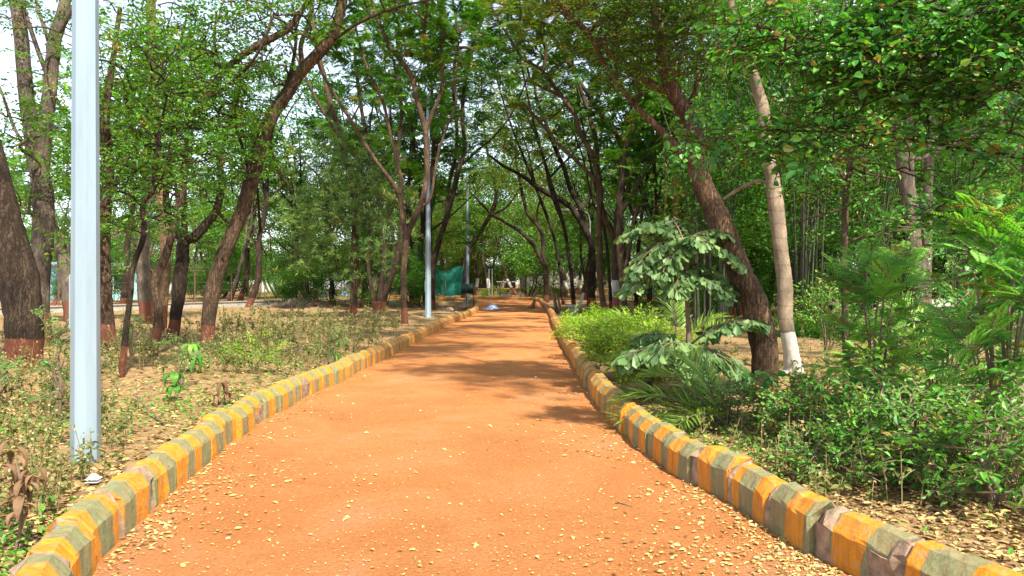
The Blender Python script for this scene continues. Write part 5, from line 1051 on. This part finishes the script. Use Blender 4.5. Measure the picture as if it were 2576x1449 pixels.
# besom broom leaning on the right kerb
g = G(1340, 779); e = thing('broom', g, 'twig broom standing on its bristles against the right kerb', 'broom'); A = Acc(); tp = P(1366, 690, 39.5) - g; tube(A, np.array([[.12, .1, .55], tp * .7 + [.03, 0, 0], tp]), [.018, .015, .012], 6); A.build('handle', M['wood'], e)
A = Acc()
for i in range(90): a_ = rng.uniform(0, 6.28); r = rng.uniform(0, .32); tube(A, np.array([[.13, .1, .62], [.06 + math.cos(a_) * r * .4, math.sin(a_) * r * .4, .3], [math.cos(a_) * r - .03, math.sin(a_) * r * .8, .01]]), [.006, .005, .003], 3)
A.build('bristles', M['straw'], e)
# leaning log and sticks
for i, (a_, b_, r) in enumerate([((1402, 788), (1385, 720), .09), ((1412, 790), (1398, 735), .07)]):
    g = G(*a_); t = P(b_[0], b_[1], g[1] - .4); A = Acc(); tube(A, np.array([g, (g + t) / 2 + [.03, 0, 0], t]), [r, r * .8, r * .5], 7, .08); o = A.build('leaning_log', M['wood'], None, g); tag(o, ['thicker log leaning left behind the right kerb', 'thinner log leaning beside the curved bench'][i], 'log')
g = G(400, 1075); A = Acc(); tube(A, np.array([G(338, 1018) + [0, 0, .12], G(372, 1045) + [0, 0, .07], G(410, 1072) + [0, 0, .03]]), [.012, .011, .009], 5); tag(A.build('dead_stick', M['wood'], None, g), 'straight dead stick lying on the ground right of the near lamp post', 'stick')
g = G(1560, 1278); A = Acc(); tube(A, np.array([G(1549, 1274) + [0, 0, .03], G(1590, 1288) + [0, 0, .035]]), [.004, .003], 4); tag(A.build('twig', M['wood'], None, g), 'single thin twig lying on the red path', 'twig')
# benches
def bench(label, px, by, rz, mat, name='park_bench'):
    g = G(px, by); e = thing(name, g, label, 'bench', rz=rz); w_ = 1.3
    prof = [(.0, .42), (.12, .40), (.42, .43), (.52, .50), (.66, .95), (.71, .94), (.58, .46), (.44, .36), (.10, .34), (.0, .36)]
    bm = bmesh.new(); A_ = [bm.verts.new((-w_ / 2, y, z)) for y, z in prof]; B_ = [bm.verts.new((w_ / 2, y, z)) for y, z in prof]; n = len(prof)
    for i in range(n): bm.faces.new((A_[i], B_[i], B_[(i + 1) % n], A_[(i + 1) % n]))
    bm.faces.new(A_[::-1]); bm.faces.new(B_); bmobj('seat_shell', bm, mat, e)
    for x in (-.5, .5):
        bm = bmesh.new(); add_box(bm, (x, .26, .165), (.12, .34, .35), 0, .015); bmobj('leg', bm, mat, e)
bench('dark concrete bench with curved back behind the right kerb', 1428, 791, math.radians(-93), 'concrete')
bench('pale concrete bench half hidden by the bushes on the right', 2430, 846, math.radians(35), 'concrete_pale')
# fallen pipe, long pale bench top and posts beyond the far kerb
g = G(1275, 749); bm = bmesh.new(); add_cyl(bm, (-.5, 0, .17), (.5, 0, .17), .17, .17, 20); o = bmobj('concrete_pipe', bm, 'pink_concrete', None, (g[0], 66.5, .0)); tag(o, 'short pinkish concrete pipe lying beyond the far kerb', 'pipe')
g = P(1279, 740, 80); e = thing('long_table', (g[0], 80, 0), 'long pale slab on thin legs beyond the far kerb', 'table'); bm = bmesh.new(); add_box(bm, (0, 0, 1.45), (2.5, .6, .09), 0, .01); bmobj('top', bm, 'concrete_pale', e)
for x in (-1.1, 1.1): bm = bmesh.new(); add_cyl(bm, (x, 0, -.05), (x, 0, 1.41), .04, .04, 8); bmobj('leg', bm, 'galv_dark', e)
for i, (px, t_) in enumerate([(1230, 676), (1238, 676), (1328, 690)]):
    g = P(px, 745, 70); A = Acc(); tube(A, np.array([[g[0], 70, -.1], [g[0], 70, H + (710 - t_) / F * 70]]), [.035, .035], 8); tag(A.build('iron_post', M['galv_dark'], None, (g[0], 70, 0)), ['left one of two close thin grey posts beyond the far kerb', 'right one of two close thin grey posts beyond the far kerb', 'single thin reddish post beyond the far kerb'][i], 'post')
# ------------------------------------------------------------------ walls, fence, buildings
def wall(name, label, p0, p1, h, th, mat, cap=None, cat='wall', piers=0, pier_mat=None, hs=None, ch=.1):
    p0, p1 = np.array(p0, float), np.array(p1, float); L = np.linalg.norm(p1 - p0); rz = math.atan2(p1[1] - p0[1], p1[0] - p0[0])
    e = thing(name, (*(p0 + p1) / 2, 0), label, cat, rz=rz); bm = bmesh.new(); add_box(bm, (0, 0, h / 2 - .1), (L, th, h + .2)); bmobj('wall_face', bm, mat, e)
    if cap: bm = bmesh.new(); add_box(bm, (0, 0, h + ch / 2 + .002), (L + .06, th + .1, ch), 0, .01); bmobj('coping', bm, cap, e)
    for k in range(piers):
        bm = bmesh.new(); add_box(bm, (-L / 2 + L * (k + .5) / piers, -.02, (h + ch) / 2 - .05), (.42, th + .16, h + ch + .13), 0, .01); bmobj('pier', bm, pier_mat or mat, e)
    return e
wall('low_wall', 'low mossy green wall with square piers in the shade on the right', (9.5, 38.5), (27, 37.5), .72, .25, 'low_wall_green', 'wall_cap', piers=6, pier_mat='wall_cap')
wall('planter_wall', 'low brown earth wall with yellow painted top beyond the far kerb', (-7.5, 84), (14, 84), .62, .4, 'earth_wall', 'yellow_cap', ch=.12)
wall('boundary_wall', 'tall rough rubble stone wall behind the bend with trees before it', (-22, 103), (0.5, 103), 3.0, .4, 'stone_wall', 'concrete', ch=.15)
wall('boundary_wall', 'long grey rubble wall closing the wood far on the right', (11, 106), (70, 92), 2.6, .4, 'stone_wall', 'concrete', ch=.15)
wall('fence_plinth', 'low concrete plinth under the wire fence on the left', (-24, 28), (-13.2, 46), .28, .3, 'concrete', 'concrete_pale', ch=.06)
# chain link fence posts with y shaped barbed wire arms
p0, p1 = np.array([-24., 28.]), np.array([-13.2, 46.]); e = thing('wire_fence', (*p0, 0), 'rusty fence with y topped posts and barbed wire on the left', 'fence'); o = np.array([*p0, 0]); n = 10; wires = Acc()
for k in range(n):
    q = p0 + (p1 - p0) * k / (n - 1); Q = np.array([q[0], q[1], 0]) - o; A = Acc(); tube(A, np.array([Q + [0, 0, .3], Q + [0, 0, 1.9]]), [.035, .035], 6)
    for sd in (-1, 1): tube(A, np.array([Q + [0, 0, 1.88], Q + [sd * .30, sd * .1, 2.25]]), [.024, .02], 5)
    A.build('post', M['rust'], e)
d3 = np.array([*(p1 - p0), 0])
for z, s in ((.6, 0), (1.0, 0), (1.4, 0), (1.8, 0), (2.05, .15), (2.2, .28), (2.05, -.15), (2.2, -.28)): tube(wires, np.array([[s, s * .3, z], d3 / 2 + [s, s * .3, z - .03], d3 + [s, s * .3, z]]), [.006] * 3, 3)
wires.build('wire', M['rust'], e)
def building(label, x, y, w_, d_, h, mat, roof, nw=3, rz=0, win=True, over=.4):
    e = thing('building', (x, y, 0), label, 'building', rz=rz); bm = bmesh.new(); add_box(bm, (0, 0, h / 2 - .1), (w_, d_, h + .2)); bmobj('wall', bm, mat, e)
    bm = bmesh.new(); add_box(bm, (0, 0, h + .13), (w_ + over * 2, d_ + over * 2, .25), 0, .02); bmobj('roof', bm, roof, e)
    for k in range(nw if win else 0):
        xx = -w_ / 2 + w_ * (k + .5) / nw
        bm = bmesh.new(); add_box(bm, (xx, -d_ / 2 - .02, h * .55), (1.3, .08, 1.3)); f = bmobj('window', bm, 'white_wall', e)
        bm = bmesh.new(); add_box(bm, (xx, -d_ / 2 - .07, h * .55), (1.1, .03, 1.1)); bmobj('pane', bm, 'glass', f)
building('plain grey concrete building seen through the trees beyond the bend', 5.6, 98, 9.2, 6, 4.9, 'concrete_pale', 'concrete', 2)
building('small white walled hut glimpsed right of the stem cluster', 16.2, 84, 3.2, 3, 3.6, 'white_wall', 'roof_sheet', 1)
building('low turquoise shed beyond the wire fence on the left', -33, 58, 8, 5, 2.6, 'cyan_wall', 'roof_sheet', 3, rz=.5)
building('low pale white building far beyond the wire fence, left of the big leaning trunk', -50, 100, 13, 8, 3.4, 'white_wall', 'concrete_pale', 4, rz=.35)
building('pale building with blue grey roof far behind the big leaning trunk', -30, 112, 12, 8, 3.6, 'white_wall', 'roof_sheet', 4, rz=.1)
building('faded turquoise two storey house at the far left edge', -62, 84, 14, 9, 7.0, 'cyan_wall', 'concrete_pale', 4, rz=.6)
# dark awning over the boundary wall
e = thing('awning', (-6.2, 100.5, 0), 'long dark tarpaulin awning along the rubble wall behind the bend', 'awning'); A = Acc(); xs = np.linspace(-5.5, 5.5, 24); v = []
for k, x in enumerate(xs): v += [(x, 0, 3.35 + .1 * math.sin(x * 2.1)), (x, 2.2, 3.75 + .05 * math.sin(x * 1.4)), (x, 2.2, 3.70 + .05 * math.sin(x * 1.4)), (x, 0, 3.10 + .1 * math.sin(x * 2.1))]
f = [[k * 4 + a_, k * 4 + (a_ + 1) % 4, k * 4 + 4 + (a_ + 1) % 4, k * 4 + 4 + a_] for k in range(23) for a_ in range(4)]; A.add(np.array(v), f); A.build('tarpaulin', M['dark_sheet'], e)
for x in (-5.2, -1.7, 1.8, 5.2): bm = bmesh.new(); add_cyl(bm, (x, .1, -.05), (x, .1, 3.2), .05, .05, 8); bmobj('post', bm, 'wood', e)
g = P(2520, 760, 30); o = crumple('blue_tarp', 'bright blue tarpaulin bundle behind the right hand bushes', (g[0], 30, 0), (1.7, 1.0, 1.1), 'tarp_blue', 'tarpaulin')
# orange flowering shrub beyond the fence
shrub('flowering_shrub', 'small shrub with orange blossom beyond the rubble heap', 790, 52, 60, 40, 20, 'leaf_left', 'farfine', .4, 5, .2, twigs=False)
A = Acc(); g = P(792, 676, 51.3); n = 90; av, af, ar = [], [], []
rep(leaf_t(.4), ell(n, g, (.55, .4, .3), .2), rng.standard_normal((n, 3)), rnd_up(n, .6), rng.uniform(.08, .16, n), av, af, ar, rng.random(n)); A.add(av[0], af[0], ar[0]); oo = A.build('blossoms', M['orange_cloth']); sh = [x for x in bpy.data.objects if x.name.startswith('flowering_shrub')][0]; oo.parent = sh; oo.matrix_parent_inverse = Matrix.Translation(-sh.location)
# ------------------------------------------------------------------ light, sky, camera
w = bpy.data.worlds.new('World'); scene.world = w; w.use_nodes = True
nt = w.node_tree; bg = nt.nodes['Background']; sky = nt.nodes.new('ShaderNodeTexSky'); sky.sky_type = 'NISHITA'; sky.sun_disc = False
sv = Vector((.42, -.78, 1.1)).normalized()          # towards the sun: right of and a little behind the camera
elev = math.asin(sv.z); az = math.atan2(sv.x, sv.y)
sky.sun_elevation = elev; sky.sun_rotation = az; sky.air_density = 1.0; sky.dust_density = 1.0; sky.ozone_density = 1.0; sky.altitude = 500
hs = nt.nodes.new('ShaderNodeHueSaturation'); hs.inputs['Saturation'].default_value = .6; nt.links.new(sky.outputs[0], hs.inputs['Color']); nt.links.new(hs.outputs[0], bg.inputs[0]); bg.inputs[1].default_value = .15
sl = bpy.data.lights.new('sun', 'SUN'); sl.energy = 4.6; sl.angle = math.radians(1.2); sl.color = (1, .93, .80)
so = bpy.data.objects.new('sun', sl); col.objects.link(so); so.rotation_euler = sv.to_track_quat('Z', 'Y').to_euler()
so['kind'] = 'structure'
cam = bpy.data.cameras.new('camera'); co = bpy.data.objects.new('camera', cam); col.objects.link(co)
co.location = (0, 0, H); co.rotation_euler = (math.radians(90), 0, 0)
cam.sensor_width = 36; cam.lens = 36 * F / 2576; cam.shift_y = -14.5 / 2576; cam.clip_end = 2000; cam.clip_start = .05
scene.camera = co
vs = scene.view_settings; vs.view_transform = 'Standard'; vs.look = 'None'; vs.exposure = 1.3; vs.gamma = 1
scene.render.engine = 'CYCLES'
cy = scene.cycles; cy.max_bounces = 6; cy.diffuse_bounces = 4; cy.glossy_bounces = 2; cy.transmission_bounces = 4; cy.transparent_max_bounces = 6
